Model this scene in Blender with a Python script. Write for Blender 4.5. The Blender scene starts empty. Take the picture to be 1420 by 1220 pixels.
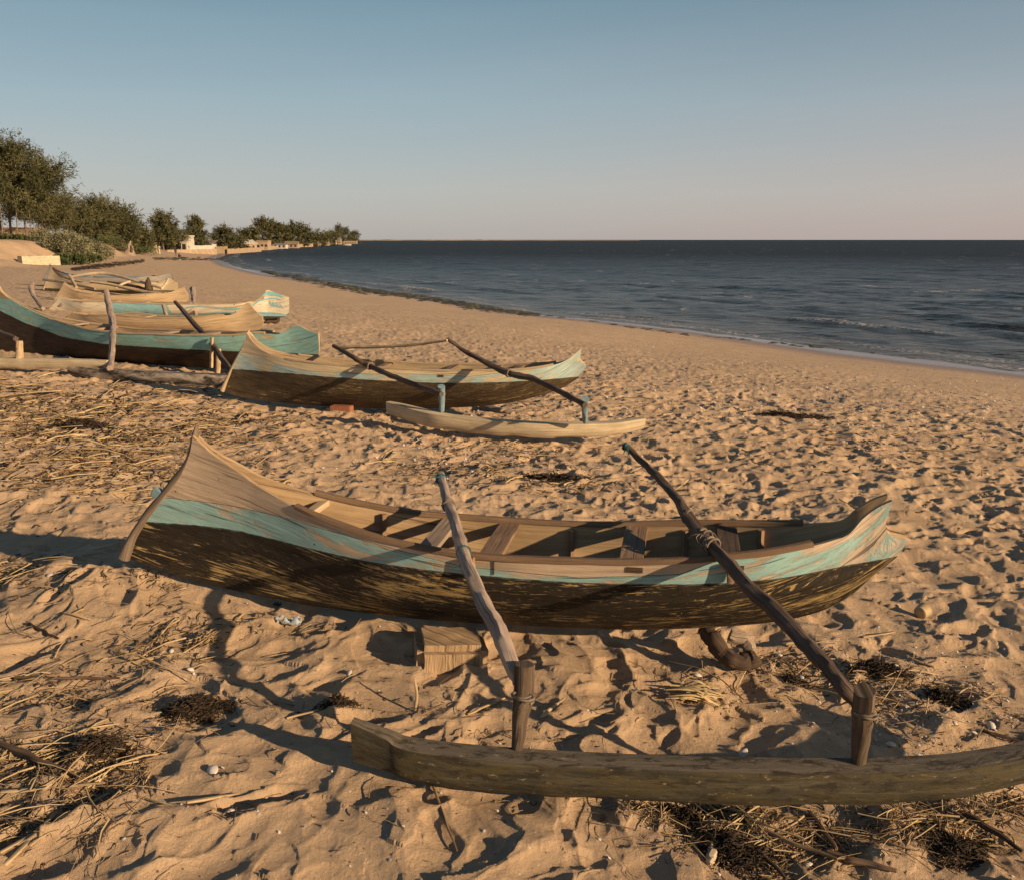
import bpy, math, random
import numpy as np
from mathutils import Vector, Matrix
R = math.radians
C = bpy.context.scene.collection
# ---------------------------------------------------------------- camera, light, exposure
FPX, CZ, PITCH = 1230.0, 1.7, math.atan((610-333)/1230.0)     # focal length in photo pixels, eye height, downward tilt
cd = bpy.data.cameras.new('camera'); cam = bpy.data.objects.new('camera', cd); C.objects.link(cam)
cd.sensor_width = 36; cd.lens = 36*FPX/1420; cd.clip_end = 60000; cd.clip_start = 0.05
cam.location = (0, 0, CZ); cam.rotation_euler = (math.pi/2-PITCH, 0, 0)
bpy.context.scene.camera = cam
SUN_AZ, SUN_EL = R(31), R(17)          # azimuth measured from +X towards -Y (right and slightly behind the camera)
sdir = Vector((math.cos(SUN_AZ)*math.cos(SUN_EL), -math.sin(SUN_AZ)*math.cos(SUN_EL), math.sin(SUN_EL)))
sl = bpy.data.lights.new('sun', 'SUN'); sun = bpy.data.objects.new('sun', sl); C.objects.link(sun)
sl.energy = 5.0; sl.angle = R(0.55); sl.color = (1.0, 0.72, 0.44)
sun.rotation_euler = sdir.to_track_quat('Z', 'Y').to_euler(); sun.location = (20, -10, 20)
w = bpy.data.worlds.new('World'); bpy.context.scene.world = w; w.use_nodes = True
wt = w.node_tree; wt.nodes.clear()
sk = wt.nodes.new('ShaderNodeTexSky'); sk.sky_type = 'NISHITA'; sk.sun_disc = False
sk.sun_elevation = SUN_EL; sk.sun_rotation = math.atan2(sdir.x, sdir.y); sk.altitude = 0
sk.air_density = 1.0; sk.dust_density = 1.0; sk.ozone_density = 1.0
bg = wt.nodes.new('ShaderNodeBackground'); bg.inputs[1].default_value = 0.074
wo = wt.nodes.new('ShaderNodeOutputWorld')
# evening haze low in the sky: greyer and slightly rosy towards the horizon
tcw = wt.nodes.new('ShaderNodeTexCoord'); sp_ = wt.nodes.new('ShaderNodeSeparateXYZ'); wt.links.new(tcw.outputs['Generated'], sp_.inputs[0])
rp = wt.nodes.new('ShaderNodeValToRGB')
ns_ = wt.nodes.new('ShaderNodeTexNoise'); ns_.inputs['Scale'].default_value = 1.; ns_.inputs['Detail'].default_value = 4; mw = wt.nodes.new('ShaderNodeMapping'); mw.inputs['Scale'].default_value = (2.5, 2.5, 16)
wt.links.new(tcw.outputs['Generated'], mw.inputs[0]); wt.links.new(mw.outputs[0], ns_.inputs['Vector'])
nm = wt.nodes.new('ShaderNodeMath'); nm.operation = 'MULTIPLY_ADD'; nm.inputs[1].default_value = .035; wt.links.new(ns_.outputs['Fac'], nm.inputs[0]); wt.links.new(sp_.outputs[2], nm.inputs[2])
ns2 = wt.nodes.new('ShaderNodeMath'); ns2.operation = 'SUBTRACT'; ns2.inputs[1].default_value = .0175; wt.links.new(nm.outputs[0], ns2.inputs[0])
wt.links.new(ns2.outputs[0], rp.inputs[0]); el = rp.color_ramp.elements
for p_, c_ in ((.0, (4.9, 4.5, 4.4, 1)), (.05, (4.8, 4.85, 4.85, 1)), (.14, (3.4, 4.4, 4.9, 1)), (.26, (1.5, 2.75, 3.55, 1)), (.45, (.6, 1.15, 1.9, 1)), (1., (.3, .7, 1.3, 1))):
    e_ = el.new(p_) if p_ not in (0., 1.) else el[0 if p_ == 0 else -1]; e_.color = c_
mx = wt.nodes.new('ShaderNodeMix'); mx.data_type = 'RGBA'; mx.inputs[0].default_value = .8
rx_ = wt.nodes.new('ShaderNodeMapRange'); rx_.inputs['From Min'].default_value = -.1; rx_.inputs['From Max'].default_value = .7; wt.links.new(sp_.outputs[0], rx_.inputs[0])
pk = wt.nodes.new('ShaderNodeMix'); pk.data_type = 'RGBA'; pk.blend_type = 'MULTIPLY'; pk.inputs[7].default_value = (1.12, .93, .90, 1); wt.links.new(rx_.outputs[0], pk.inputs[0]); wt.links.new(rp.outputs[0], pk.inputs[6])
wt.links.new(sk.outputs[0], mx.inputs[6]); wt.links.new(pk.outputs[2], mx.inputs[7]); wt.links.new(mx.outputs[2], bg.inputs[0])
wt.links.new(bg.outputs[0], wo.inputs[0])
vs = bpy.context.scene.view_settings
vs.view_transform = 'Standard'; vs.look = 'None'; vs.exposure = 0.44; vs.gamma = 1.0; vs.use_curve_mapping = False
bpy.context.scene.cycles.max_bounces = 5
bpy.context.scene.cycles.use_denoising = True
rng = np.random.default_rng(7); random.seed(7)

# ---------------------------------------------------------------- numeric noise
def _h(ix, iy, s):
    n = (ix.astype(np.int64)*374761393 + iy.astype(np.int64)*668265263 + s*2147483647 + 1013) & 0xffffffff
    n = ((n ^ (n >> 13))*1274126177) & 0xffffffff
    n = ((n ^ (n >> 15))*2246822519) & 0xffffffff
    return ((n ^ (n >> 16)) & 0xffffff)/float(0xffffff)
def vnoise(x, y, s=0):
    ix = np.floor(x); iy = np.floor(y); fx = x-ix; fy = y-iy
    ux = fx*fx*fx*(fx*(fx*6-15)+10); uy = fy*fy*fy*(fy*(fy*6-15)+10)
    a = _h(ix, iy, s); b = _h(ix+1, iy, s); c = _h(ix, iy+1, s); d = _h(ix+1, iy+1, s)
    return (a*(1-ux)+b*ux)*(1-uy)+(c*(1-ux)+d*ux)*uy - .5
def fbm(x, y, s=0, o=3):
    t = 0; a = 1
    for k in range(o):
        t = t + a*vnoise(x*2**k+17.3*k, y*2**k-9.1*k, s+k); a *= .5
    return t
def pits(x, y, cell, s, dens=1.0):
    """hollows left by feet: a jittered pit per cell with its own size, turn and depth, joined by a maximum so that crests stay between them"""
    gx = x/cell; gy = y/cell; ix = np.floor(gx); iy = np.floor(gy)
    out = np.zeros_like(x)
    for i in (-1, 0, 1):
        for j in (-1, 0, 1):
            cx = ix+i; cy = iy+j
            px = cx+_h(cx, cy, s)-gx; py = cy+_h(cx, cy, s+1)-gy
            a = _h(cx, cy, s+2)*math.pi; ca = np.cos(a); sa = np.sin(a)
            ll = .55+.5*_h(cx, cy, s+3); ww = ll*(.45+.35*_h(cx, cy, s+4))
            q = ((px*ca+py*sa)/ll)**2+((-px*sa+py*ca)/ww)**2
            dep = (.35+.65*_h(cx, cy, s+5))*(_h(cx, cy, s+6) < dens)
            rim = np.exp(-((np.sqrt(q)-1.15)/.22)**2)*.22
            v = dep*(np.clip(1-q, 0, 1)**.8*1.0 - rim)
            out = np.where(np.abs(v) > np.abs(out), v, out)
    return out
def sst(a, b, x):
    t = np.clip((x-a)/(b-a), 0, 1); return t*t*(3-2*t)

# ---------------------------------------------------------------- terrain
SEA = -2.2
SHORE = np.array([(170.7, -230), (15.6, 26.8), (12.5, 31.2), (9.0, 38.2), (5.3, 43.7), (1.5, 48.2), (-3.3, 58.4), (-11, 72.2), (-17.6, 84.6), (-27.5, 104.1),
                  (-41.1, 135.3), (-62.3, 193), (-78.4, 251), (-93.3, 335), (-134.9, 629), (-186.6, 1119), (-420, 1450), (-3000, 2600)], float)
def shore_d(x, y):
    best = np.full(x.shape, 1e18); sg = np.ones(x.shape)
    for a, b in zip(SHORE[:-1], SHORE[1:]):
        d = b-a; L2 = d@d
        t = np.clip(((x-a[0])*d[0]+(y-a[1])*d[1])/L2, 0, 1)
        ex = x-(a[0]+t*d[0]); ey = y-(a[1]+t*d[1]); q = ex*ex+ey*ey
        s = np.sign(d[0]*(y-a[1])-d[1]*(x-a[0])); m = q < best-1e-9
        best = np.where(m, q, best); sg = np.where(m, s, sg)
    return np.sqrt(best)*sg
PD = [-400, -60, -10, 0, 3, 8, 14, 20, 25, 27, 35, 60, 200]
PZ = [-14, -5, -2.75, -2.2, -2.02, -1.55, -.9, -.38, -.10, -.03, .18, .5, 1.2]
def base(x, y, d=None):
    x = np.asarray(x, float); y = np.asarray(y, float)
    if d is None: d = shore_d(x, y)
    d2 = d+fbm(x/9., y/9., 3, 2)*1.2*sst(1, 6, np.abs(d))
    z = np.interp(d2, PD, PZ)
    dt = np.interp(y, [50, 75, 120, 250], [27, 22, 16, 15])+fbm(x/7., y/7., 31, 3)*3
    z = z+1.75*sst(0, 6, d2-dt)*sst(52, 76, y)*(1-.5*sst(200, 300, y))
    z = z+.16*np.exp(-((x+1.95)**2+(y-4.35)**2)/.35)
    return z
def _tracks():
    out = []
    for x0, y0, hd, n in ((-3.4, 4.9, -4, 9), (-1.9, 1.9, 28, 5), (.2, 1.75, 12, 5), (1.2, 4.6, 40, 12), (4.3, 4.4, 108, 14), (-.8, 5.6, -14, 11), (2.1, 2.75, 62, 9), (-2.6, 2.9, 75, 4), (1.0, 6.4, 12, 14), (-1.2, 3.0, -8, 3)):
        x_, y_, a = x0, y0, math.radians(hd)
        for k in range(n):
            s_ = 1 if k % 2 else -1; out.append((x_-s_*.09*math.sin(a), y_+s_*.09*math.cos(a), a+s_*.12, s_, .9+.2*math.sin(k*2.3+x0)))
            a += .10*math.sin(k*1.7+y0); x_ += .62*math.cos(a); y_ += .62*math.sin(a)
    return out
TRACKS = _tracks()
def prints(x, y):
    """bare-foot prints: heel and ball hollows, a shallow arch, a pushed-up rim"""
    z = np.zeros_like(x)
    for px, py, a, sd, sc in TRACKS:
        m = (np.abs(x-px) < .26) & (np.abs(y-py) < .26)
        if not m.any(): continue
        dx = x[m]-px; dy = y[m]-py; u = (dx*math.cos(a)+dy*math.sin(a))/sc; v = (-dx*math.sin(a)+dy*math.cos(a))/sc
        wq = .040+.012*np.clip((u+.05)/.12, -1, 1); q = np.sqrt((u/.135)**2+((v-sd*.008*np.cos(u*20))/wq)**2)
        ball = np.exp(-(((u-.065)/.05)**2+(v/.045)**2)); heel = np.exp(-(((u+.09)/.035)**2+(v/.032)**2))
        z[m] = np.maximum(z[m], (.016*(1-sst(.75, 1.05, q))+.016*ball+.017*heel)) - .011*np.exp(-((q-1.22)/.2)**2)
    return z
def detail(x, y, d):
    r = np.sqrt(x*x+y*y)
    wx = x+.10*fbm(x*3.1, y*3.1, 40, 2); wy = y+.10*fbm(x*3.1, y*3.1, 50, 2)
    rough = .30+.70*sst(6, 19, d)
    smooth = sst(.5, 5, d)
    blot = .72+.5*np.clip(vnoise(x/1.3, y/1.3, 60)+.45, 0, 1)
    fw = sst(4.2, 7, r)
    z = -pits(wx, wy, .255, 100, .85)*.037*blot*(1-.72*fw)-pits(wx+2, wy-3, .17, 120, .9)*.030*blot*fw-prints(x, y)*(1-.3*fw)
    z = z-pits(wx*1.0+7, wy, .125, 200, .75)*.0165
    z = z+fbm(wx/.9, wy/.9, 70, 2)*.048+fbm(wx/.20, wy/.20, 71, 2)*.018
    rid = 1-np.abs(fbm(wx/.33+3, wy/.33, 75, 2))*3.2
    z = z+np.clip(rid, 0, 1)**2*.014
    near = 1-sst(9, 16, r)
    z = z+fbm(x/.05, y/.05, 80, 2)*.0032*near*np.clip(.6+2*vnoise(x/.5, y/.5, 81), .15, 1.5)
    z = z-pits(wx+3, wy+5, .06, 210, .4)*.003*near
    z = z*(1+.06*sst(4.5, 8, r))*(1-.5*sst(10, 34, r))*rough*smooth
    return z+fbm(x/4., y/4., 90, 2)*.06*sst(3, 10, d)
def H(x, y):
    x = np.atleast_1d(np.asarray(x, float)); y = np.atleast_1d(np.asarray(y, float))
    d = shore_d(x, y); return base(x, y, d)+detail(x, y, d)
def Hs(x, y): return float(H(x, y)[0])
def ray(u, v):
    x = (u-710)/FPX; y = -(v-610)/FPX
    return np.array([x, math.cos(PITCH)+y*math.sin(PITCH), -math.sin(PITCH)+y*math.cos(PITCH)])
def at(u, v):
    """point of the terrain seen at photo pixel (u, v)"""
    d = ray(u, v); t = np.concatenate([np.linspace(1, 20, 400), np.geomspace(20, 2500, 900)])
    x = d[0]*t; y = d[1]*t; z = CZ+d[2]*t
    g = base(x, y); k = np.argmax(z < g)
    if k == 0: k = len(t)-1
    lo, hi = t[k-1], t[k]
    for _ in range(12):
        m = (lo+hi)/2
        if CZ+d[2]*m < float(base(d[0]*m, d[1]*m)): hi = m
        else: lo = m
    return Vector((d[0]*hi, d[1]*hi, float(base(d[0]*hi, d[1]*hi))))
def at_many(U, V):
    return [at(u, v) for u, v in zip(U, V)]
def onz(u, v, z):
    d = ray(u, v); t = (z-CZ)/d[2]; return Vector((d[0]*t, d[1]*t, z))
def ond(u, v, Y):
    d = ray(u, v); t = Y/d[1]; return Vector((d[0]*t, Y, CZ+d[2]*t))

# ---------------------------------------------------------------- material helpers
def mat(name):
    m = bpy.data.materials.new(name); m.use_nodes = True; nt = m.node_tree
    return m, nt, nt.nodes['Principled BSDF']
def N(nt, t, **k):
    n = nt.nodes.new('ShaderNode'+t)
    for a, b in k.items():
        if hasattr(n, a): setattr(n, a, b)
        else: n.inputs[a].default_value = b
    return n
def lk(nt, a, b): nt.links.new(a, b)
def mp(nt, src, scale, loc=(0, 0, 0)):
    n = N(nt, 'Mapping'); n.inputs['Scale'].default_value = scale; n.inputs['Location'].default_value = loc
    lk(nt, src, n.inputs['Vector']); return n.outputs[0]
def noise(nt, vec, scale, detail=4, rough=.55, dist=0):
    n = N(nt, 'TexNoise'); n.inputs['Scale'].default_value = scale; n.inputs['Detail'].default_value = detail
    n.inputs['Roughness'].default_value = rough; n.inputs['Distortion'].default_value = dist
    if vec is not None: lk(nt, vec, n.inputs['Vector'])
    return n.outputs['Fac']
def ramp(nt, fac, stops):
    n = N(nt, 'ValToRGB'); e = n.color_ramp.elements
    while len(e) < len(stops): e.new(.5)
    for q, (p, c) in zip(e, stops):
        q.position = p; q.color = (c if isinstance(c, tuple) else (c, c, c))+(1,)
    lk(nt, fac, n.inputs['Fac']); return n.outputs['Color']
def mixc(nt, fac, a, b):
    n = N(nt, 'Mix'); n.data_type = 'RGBA'
    if isinstance(fac, float): n.inputs[0].default_value = fac
    else: lk(nt, fac, n.inputs[0])
    for i, q in ((6, a), (7, b)):
        if isinstance(q, tuple): n.inputs[i].default_value = q+(1,)
        else: lk(nt, q, n.inputs[i])
    return n.outputs[2]
def mth(nt, op, a, b=None, c=None, clamp=False):
    n = N(nt, 'Math'); n.operation = op; n.use_clamp = clamp
    for i, q in enumerate((a, b, c)):
        if q is None: continue
        if isinstance(q, (int, float)): n.inputs[i].default_value = q
        else: lk(nt, q, n.inputs[i])
    return n.outputs[0]
def bump(nt, bs, h, dist=.01, strength=1., prev=None):
    n = N(nt, 'Bump'); n.inputs['Distance'].default_value = dist; n.inputs['Strength'].default_value = strength
    lk(nt, h, n.inputs['Height'])
    if prev is not None: lk(nt, prev, n.inputs['Normal'])
    lk(nt, n.outputs[0], bs.inputs['Normal']); return n.outputs[0]
def uvn(nt): return N(nt, 'UVMap').outputs[0]

def wood(name, c0, c1, c2, gs=1., cracks=.5, bd=.004, rough=.85):
    """weathered timber with its grain along U (metres)"""
    m, nt, bs = mat(name); uv = uvn(nt)
    g = noise(nt, mp(nt, uv, (2.2*gs, 48*gs, 1)), 1, 6, .6, .6)
    b = noise(nt, mp(nt, uv, (4*gs, 7*gs, 1)), 1, 5, .6)
    col = ramp(nt, g, [(.3, c0), (.5, c1), (.72, c2)])
    col = mixc(nt, ramp(nt, b, [(.38, 0.), (.68, .75)]), col, tuple(.62*q for q in c1))
    cr = noise(nt, mp(nt, uv, (1.3*gs, 70*gs, 1), (3, 1, 0)), 1, 3, .5, .9)
    ck = ramp(nt, cr, [(.60, 0.), (.68, cracks)])
    col = mixc(nt, ck, col, (.02, .015, .01)); lk(nt, col, bs.inputs['Base Color'])
    bs.inputs['Roughness'].default_value = rough; bs.inputs['Specular IOR Level'].default_value = .25
    hh = mth(nt, 'SUBTRACT', mth(nt, 'ADD', g, mth(nt, 'MULTIPLY', b, .8)), mth(nt, 'MULTIPLY', ck, 1.2))
    bump(nt, bs, hh, bd, .9); return m
M = {}
M['grey_wood'] = wood('grey_wood', (.20, .15, .11), (.34, .26, .19), (.46, .36, .26))
M['brown_wood'] = wood('brown_wood', (.13, .08, .05), (.25, .16, .10), (.38, .26, .16))
M['dark_wood'] = wood('dark_wood', (.045, .03, .022), (.09, .06, .042), (.17, .115, .08))
M['pale_wood'] = wood('pale_wood', (.44, .35, .23), (.58, .47, .31), (.68, .57, .40), cracks=.3)
M['tan_wood'] = wood('tan_wood', (.36, .25, .15), (.52, .38, .23), (.62, .48, .31), cracks=.4)
M['boom_pale'] = wood('boom_pale', (.24, .18, .14), (.38, .29, .23), (.50, .40, .31), gs=1.5, bd=.003)
M['boom_dark'] = wood('boom_dark', (.05, .035, .028), (.115, .08, .06), (.2, .145, .11), gs=1.5, bd=.005)
M['float_olive'] = None

def simple(name, c0, c1, scale=8, rough=.8, bd=.0, space='Object'):
    m, nt, bs = mat(name); tc = N(nt, 'TexCoord').outputs[space]
    f = noise(nt, tc, scale, 5, .6)
    lk(nt, ramp(nt, f, [(.3, c0), (.7, c1)]), bs.inputs['Base Color']); bs.inputs['Roughness'].default_value = rough
    bs.inputs['Specular IOR Level'].default_value = .3
    if bd: bump(nt, bs, f, bd)
    return m
M['rope'] = simple('teal_rope', (.015, .06, .065), (.04, .13, .14), 60)
M['cord'] = simple('brown_cord', (.10, .08, .06), (.24, .19, .14), 60)
M['straw'] = simple('straw', (.28, .19, .10), (.58, .44, .25), 9)
M['twig'] = simple('twig', (.08, .055, .03), (.38, .26, .145), 7)
M['weed'] = simple('dry_seaweed', (.018, .013, .009), (.075, .05, .03), 12)
M['shell'] = simple('shell', (.42, .34, .28), (.72, .66, .60), 25, .5)
M['brick'] = simple('brick', (.24, .09, .05), (.36, .15, .08), 30, .9, .004)
M['white_wall'] = simple('white_wall', (.38, .34, .29), (.58, .53, .45), 1.2)
M['earth_wall'] = simple('earth_wall', (.28, .20, .13), (.44, .33, .22), 1.0)
M['dark_open'] = simple('dark_opening', (.02, .02, .02), (.04, .035, .03), 1)
M['tin'] = simple('tin_roof', (.20, .17, .15), (.34, .30, .26), .8, .6)
M['thatch'] = simple('thatch', (.16, .12, .08), (.32, .24, .15), 3)
M['slate_paint'] = simple('slate_blue_paint', (.13, .20, .24), (.22, .32, .36), 20)
M['skin'] = simple('skin', (.06, .035, .022), (.08, .05, .03), 5)
M['cloth'] = simple('dark_cloth', (.03, .03, .05), (.06, .05, .07), 5)
M['plastic'] = simple('pale_plastic', (.26, .30, .32), (.42, .47, .50), 14, .3)

def hull_mat(name, wood_c, teal, dark, teal_wear=.5, dark_wear=.5, streak=(1., 1.), grime=.5, yellow=(.36, .24, .09), endwear=None, fine=.0):
    """outer hull: attributes e1 (height over the tar line) and e2 (height over the paint band's top edge)"""
    m, nt, bs = mat(name); uv = uvn(nt)
    g = noise(nt, mp(nt, uv, (2.0, 42, 1)), 1, 6, .6, .5)
    big = noise(nt, mp(nt, uv, (3.5, 6, 1), (5, 3, 0)), 1, 6, .62, .4)
    wc = ramp(nt, g, [(.28, tuple(.62*q for q in wood_c)), (.5, wood_c), (.75, tuple(min(1, 1.22*q) for q in wood_c))])
    wc = mixc(nt, ramp(nt, big, [(.42, 0.), (.7, grime)]), wc, tuple(.5*q for q in wood_c))
    # paint with scraped patches
    wear = mth(nt, 'ADD', mth(nt, 'MULTIPLY', noise(nt, mp(nt, uv, (3.2, 13, 1), (1, 9, 0)), 1, 8, .72, .8), 1.), mth(nt, 'MULTIPLY', g, .35))
    if endwear:                                            # one end scraped paler than the rest
        sx_ = N(nt, 'SeparateXYZ'); lk(nt, uv, sx_.inputs[0]); er = N(nt, 'MapRange'); lk(nt, sx_.outputs[0], er.inputs['Value'])
        for q_, v_ in zip(('From Min', 'From Max', 'To Min', 'To Max'), endwear): er.inputs[q_].default_value = v_
        wear = mth(nt, 'ADD', wear, er.outputs[0]); wc = mixc(nt, mth(nt, 'MULTIPLY', er.outputs[0], 3.5, None, True), wc, (.66, .58, .46))
    hi = .88-.32*teal_wear
    pm = ramp(nt, wear, [(max(0, hi-.06), 1.), (min(1, hi+.03), 0.)])
    tc = ramp(nt, noise(nt, mp(nt, uv, (6, 22, 1)), 1, 5, .6), [(.3, tuple(.78*q for q in teal)), (.7, tuple(min(1, 1.12*q) for q in teal))])
    e1 = N(nt, 'Attribute'); e1.attribute_name = 'e1'; e2 = N(nt, 'Attribute'); e2.attribute_name = 'e2'
    jit = mth(nt, 'MULTIPLY', mth(nt, 'SUBTRACT', noise(nt, mp(nt, uv, (14, 14, 1)), 1, 5, .6), .5), .022)
    below = ramp(nt, mth(nt, 'ADD', mth(nt, 'ADD', e2.outputs['Fac'], jit), .5), [(.497, 1.), (.503, 0.)])
    col = mixc(nt, mth(nt, 'MULTIPLY', below, pm), wc, tc)
    # tarred bottom, worn through in streaks along the planks
    st = noise(nt, mp(nt, uv, (2.2*streak[0], 26*streak[1], 1), (7, 2, 0)), 1, 8, .72, 2.4)
    pt = noise(nt, mp(nt, uv, (1.3, 3.5, 1), (2, 6, 0)), 1, 3, .6, .6)
    sw = mth(nt, 'ADD', mth(nt, 'MULTIPLY', st, .75), mth(nt, 'MULTIPLY', pt, .45))
    th = .80-.16*dark_wear
    wm = ramp(nt, sw, [(th-.006, 0.), (th+.010, .95)])
    if fine:
        sq_ = N(nt, 'SeparateXYZ'); lk(nt, uv, sq_.inputs[0]); fr_ = N(nt, 'MapRange'); lk(nt, sq_.outputs[0], fr_.inputs['Value'])
        for q_, v_ in zip(('From Min', 'From Max', 'To Min', 'To Max'), (-6.5, -5.2, .1, 1)): fr_.inputs[q_].default_value = v_
        fmap = fr_.outputs[0]
        fs = noise(nt, mp(nt, uv, (9, 75, 1), (3, 7, 0)), 1, 6, .7, 1.5); wm = mth(nt, 'MAXIMUM', wm, mth(nt, 'MULTIPLY', ramp(nt, mth(nt, 'ADD', fs, mth(nt, 'MULTIPLY', mth(nt, 'SUBTRACT', pt, .5), .35)), [(.555, 0.), (.585, 1.)]), mth(nt, 'MULTIPLY', fine, fmap)))
    dc = ramp(nt, noise(nt, mp(nt, uv, (5, 30, 1)), 1, 6, .65, .4), [(.3, tuple(.5*q for q in dark)), (.75, tuple(1.9*q for q in dark))])
    dc = mixc(nt, wm, dc, mixc(nt, g, tuple(.7*q for q in yellow), tuple(min(1, 1.4*q) for q in yellow)))
    isd = ramp(nt, mth(nt, 'ADD', mth(nt, 'ADD', e1.outputs['Fac'], jit), .5), [(.497, 1.), (.503, 0.)])
    col = mixc(nt, isd, col, dc)
    ck = ramp(nt, noise(nt, mp(nt, uv, (1.1, 60, 1), (4, 8, 0)), 1, 3, .5, 1.2), [(.64, 0.), (.70, .7)])
    seam = mth(nt, 'ADD', mth(nt, 'LESS_THAN', mth(nt, 'ABSOLUTE', mth(nt, 'ADD', e1.outputs['Fac'], mth(nt, 'MULTIPLY', jit, .3))), .0022), mth(nt, 'LESS_THAN', mth(nt, 'ABSOLUTE', mth(nt, 'ADD', e2.outputs['Fac'], mth(nt, 'MULTIPLY', jit, .3))), .0016), None, True)
    nv_ = N(nt, 'TexVoronoi'); nv_.inputs['Scale'].default_value = 1.; lk(nt, mp(nt, uv, (9, 17, 1)), nv_.inputs['Vector'])
    nail = ramp(nt, nv_.outputs['Distance'], [(.045, .9), (.07, 0.)])
    ck = mth(nt, 'MAXIMUM', ck, mth(nt, 'MAXIMUM', mth(nt, 'MULTIPLY', seam, .75), mth(nt, 'MULTIPLY', nail, .8)))
    col = mixc(nt, ck, col, (.02, .014, .01))
    lk(nt, col, bs.inputs['Base Color']); bs.inputs['Roughness'].default_value = .72; bs.inputs['Specular IOR Level'].default_value = .3
    hh = mth(nt, 'ADD', mth(nt, 'MULTIPLY', g, .7), mth(nt, 'MULTIPLY', mth(nt, 'MULTIPLY', below, pm), .5))
    hh = mth(nt, 'SUBTRACT', hh, mth(nt, 'MULTIPLY', ck, 1.)); hh = mth(nt, 'ADD', hh, mth(nt, 'MULTIPLY', st, .8)); hh = mth(nt, 'SUBTRACT', hh, mth(nt, 'MULTIPLY', mth(nt, 'MULTIPLY', wm, isd), .5))
    bump(nt, bs, hh, .006, .9); return m

# ---------------------------------------------------------------- object helpers
def tag(o, label=None, cat=None, group=None, kind=None):
    if label: o['label'] = label
    if cat: o['category'] = cat
    if group: o['group'] = group
    if kind: o['kind'] = kind
    return o
def empty(name, loc, label, cat, group=None, rz=0):
    o = bpy.data.objects.new(name, None); C.objects.link(o); o.location = loc; o.rotation_euler = (0, 0, rz)
    o.empty_display_size = .2
    return tag(o, label, cat, group)
def inv(o):
    return (Matrix.Translation(o.location) @ Matrix.Rotation(o.rotation_euler[2], 4, 'Z')).inverted()
def root_inv(parent):
    m = Matrix.Identity(4); p = parent
    while p is not None: m = m @ inv(p); p = p.parent
    return m
class MB:
    """collects vertices (world space), faces and UVs, then links ONE mesh object"""
    def __init__(s): s.v = []; s.f = []; s.uv = []; s.mi = []; s.n = 0; s.at = {}
    def add(s, V, F, UV=None, mi=0):
        V = np.asarray(V, float).reshape(-1, 3); s.v.append(V)
        UV = np.zeros((len(V), 2)) if UV is None else np.asarray(UV, float); s.uv.append(UV)
        for f in F: s.f.append(tuple(int(i)+s.n for i in f)); s.mi.append(mi)
        s.n += len(V); return s
    def build(s, name, mats, parent=None, smooth=True, attrs=None):
        me = bpy.data.meshes.new(name)
        V = np.concatenate(s.v); UV = np.concatenate(s.uv)
        if parent is not None:
            Mx = np.array(root_inv(parent)); V = V @ Mx[:3, :3].T+Mx[:3, 3]
        me.from_pydata(V.tolist(), [], s.f)
        li = np.zeros(len(me.loops), np.int32); me.loops.foreach_get('vertex_index', li)
        ul = me.uv_layers.new(name='UVMap'); ul.data.foreach_set('uv', UV[li].ravel())
        mats = mats if isinstance(mats, (list, tuple)) else [mats]
        for m in mats: me.materials.append(m)
        if len(mats) > 1: me.polygons.foreach_set('material_index', s.mi)
        if attrs:
            for k, a in attrs.items():
                at_ = me.attributes.new(k, 'FLOAT', 'POINT'); at_.data.foreach_set('value', np.asarray(a, float))
        me.polygons.foreach_set('use_smooth', [smooth]*len(me.polygons)); me.update()
        if smooth: me.set_sharp_from_angle(angle=R(42))
        o = bpy.data.objects.new(name, me); C.objects.link(o)
        if parent is not None: o.parent = parent
        return o
def catmull(P, n):
    P = np.asarray(P, float); Q = np.vstack([2*P[0]-P[1], P, 2*P[-1]-P[-2]]); out = []
    for i in range(len(P)-1):
        p0, p1, p2, p3 = Q[i:i+4]
        for t in np.linspace(0, 1, n, endpoint=False):
            out.append(.5*((2*p1)+(-p0+p2)*t+(2*p0-5*p1+4*p2-p3)*t*t+(-p0+3*p1-3*p2+p3)*t**3))
    out.append(P[-1]); return np.array(out)
def frames(P, up=(0, 0, 1)):
    T = np.gradient(P, axis=0); T /= np.linalg.norm(T, axis=1)[:, None]+1e-12
    up = np.array(up, float)
    if abs(T[0]@up) > .95: up = np.array([0, 1., 0])
    S = []; s = np.cross(T[0], up); s /= np.linalg.norm(s)
    for t in T:
        s = s-t*(s@t); s /= np.linalg.norm(s); S.append(s)
    S = np.array(S); U = np.cross(S, T); return T, S, U
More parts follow.
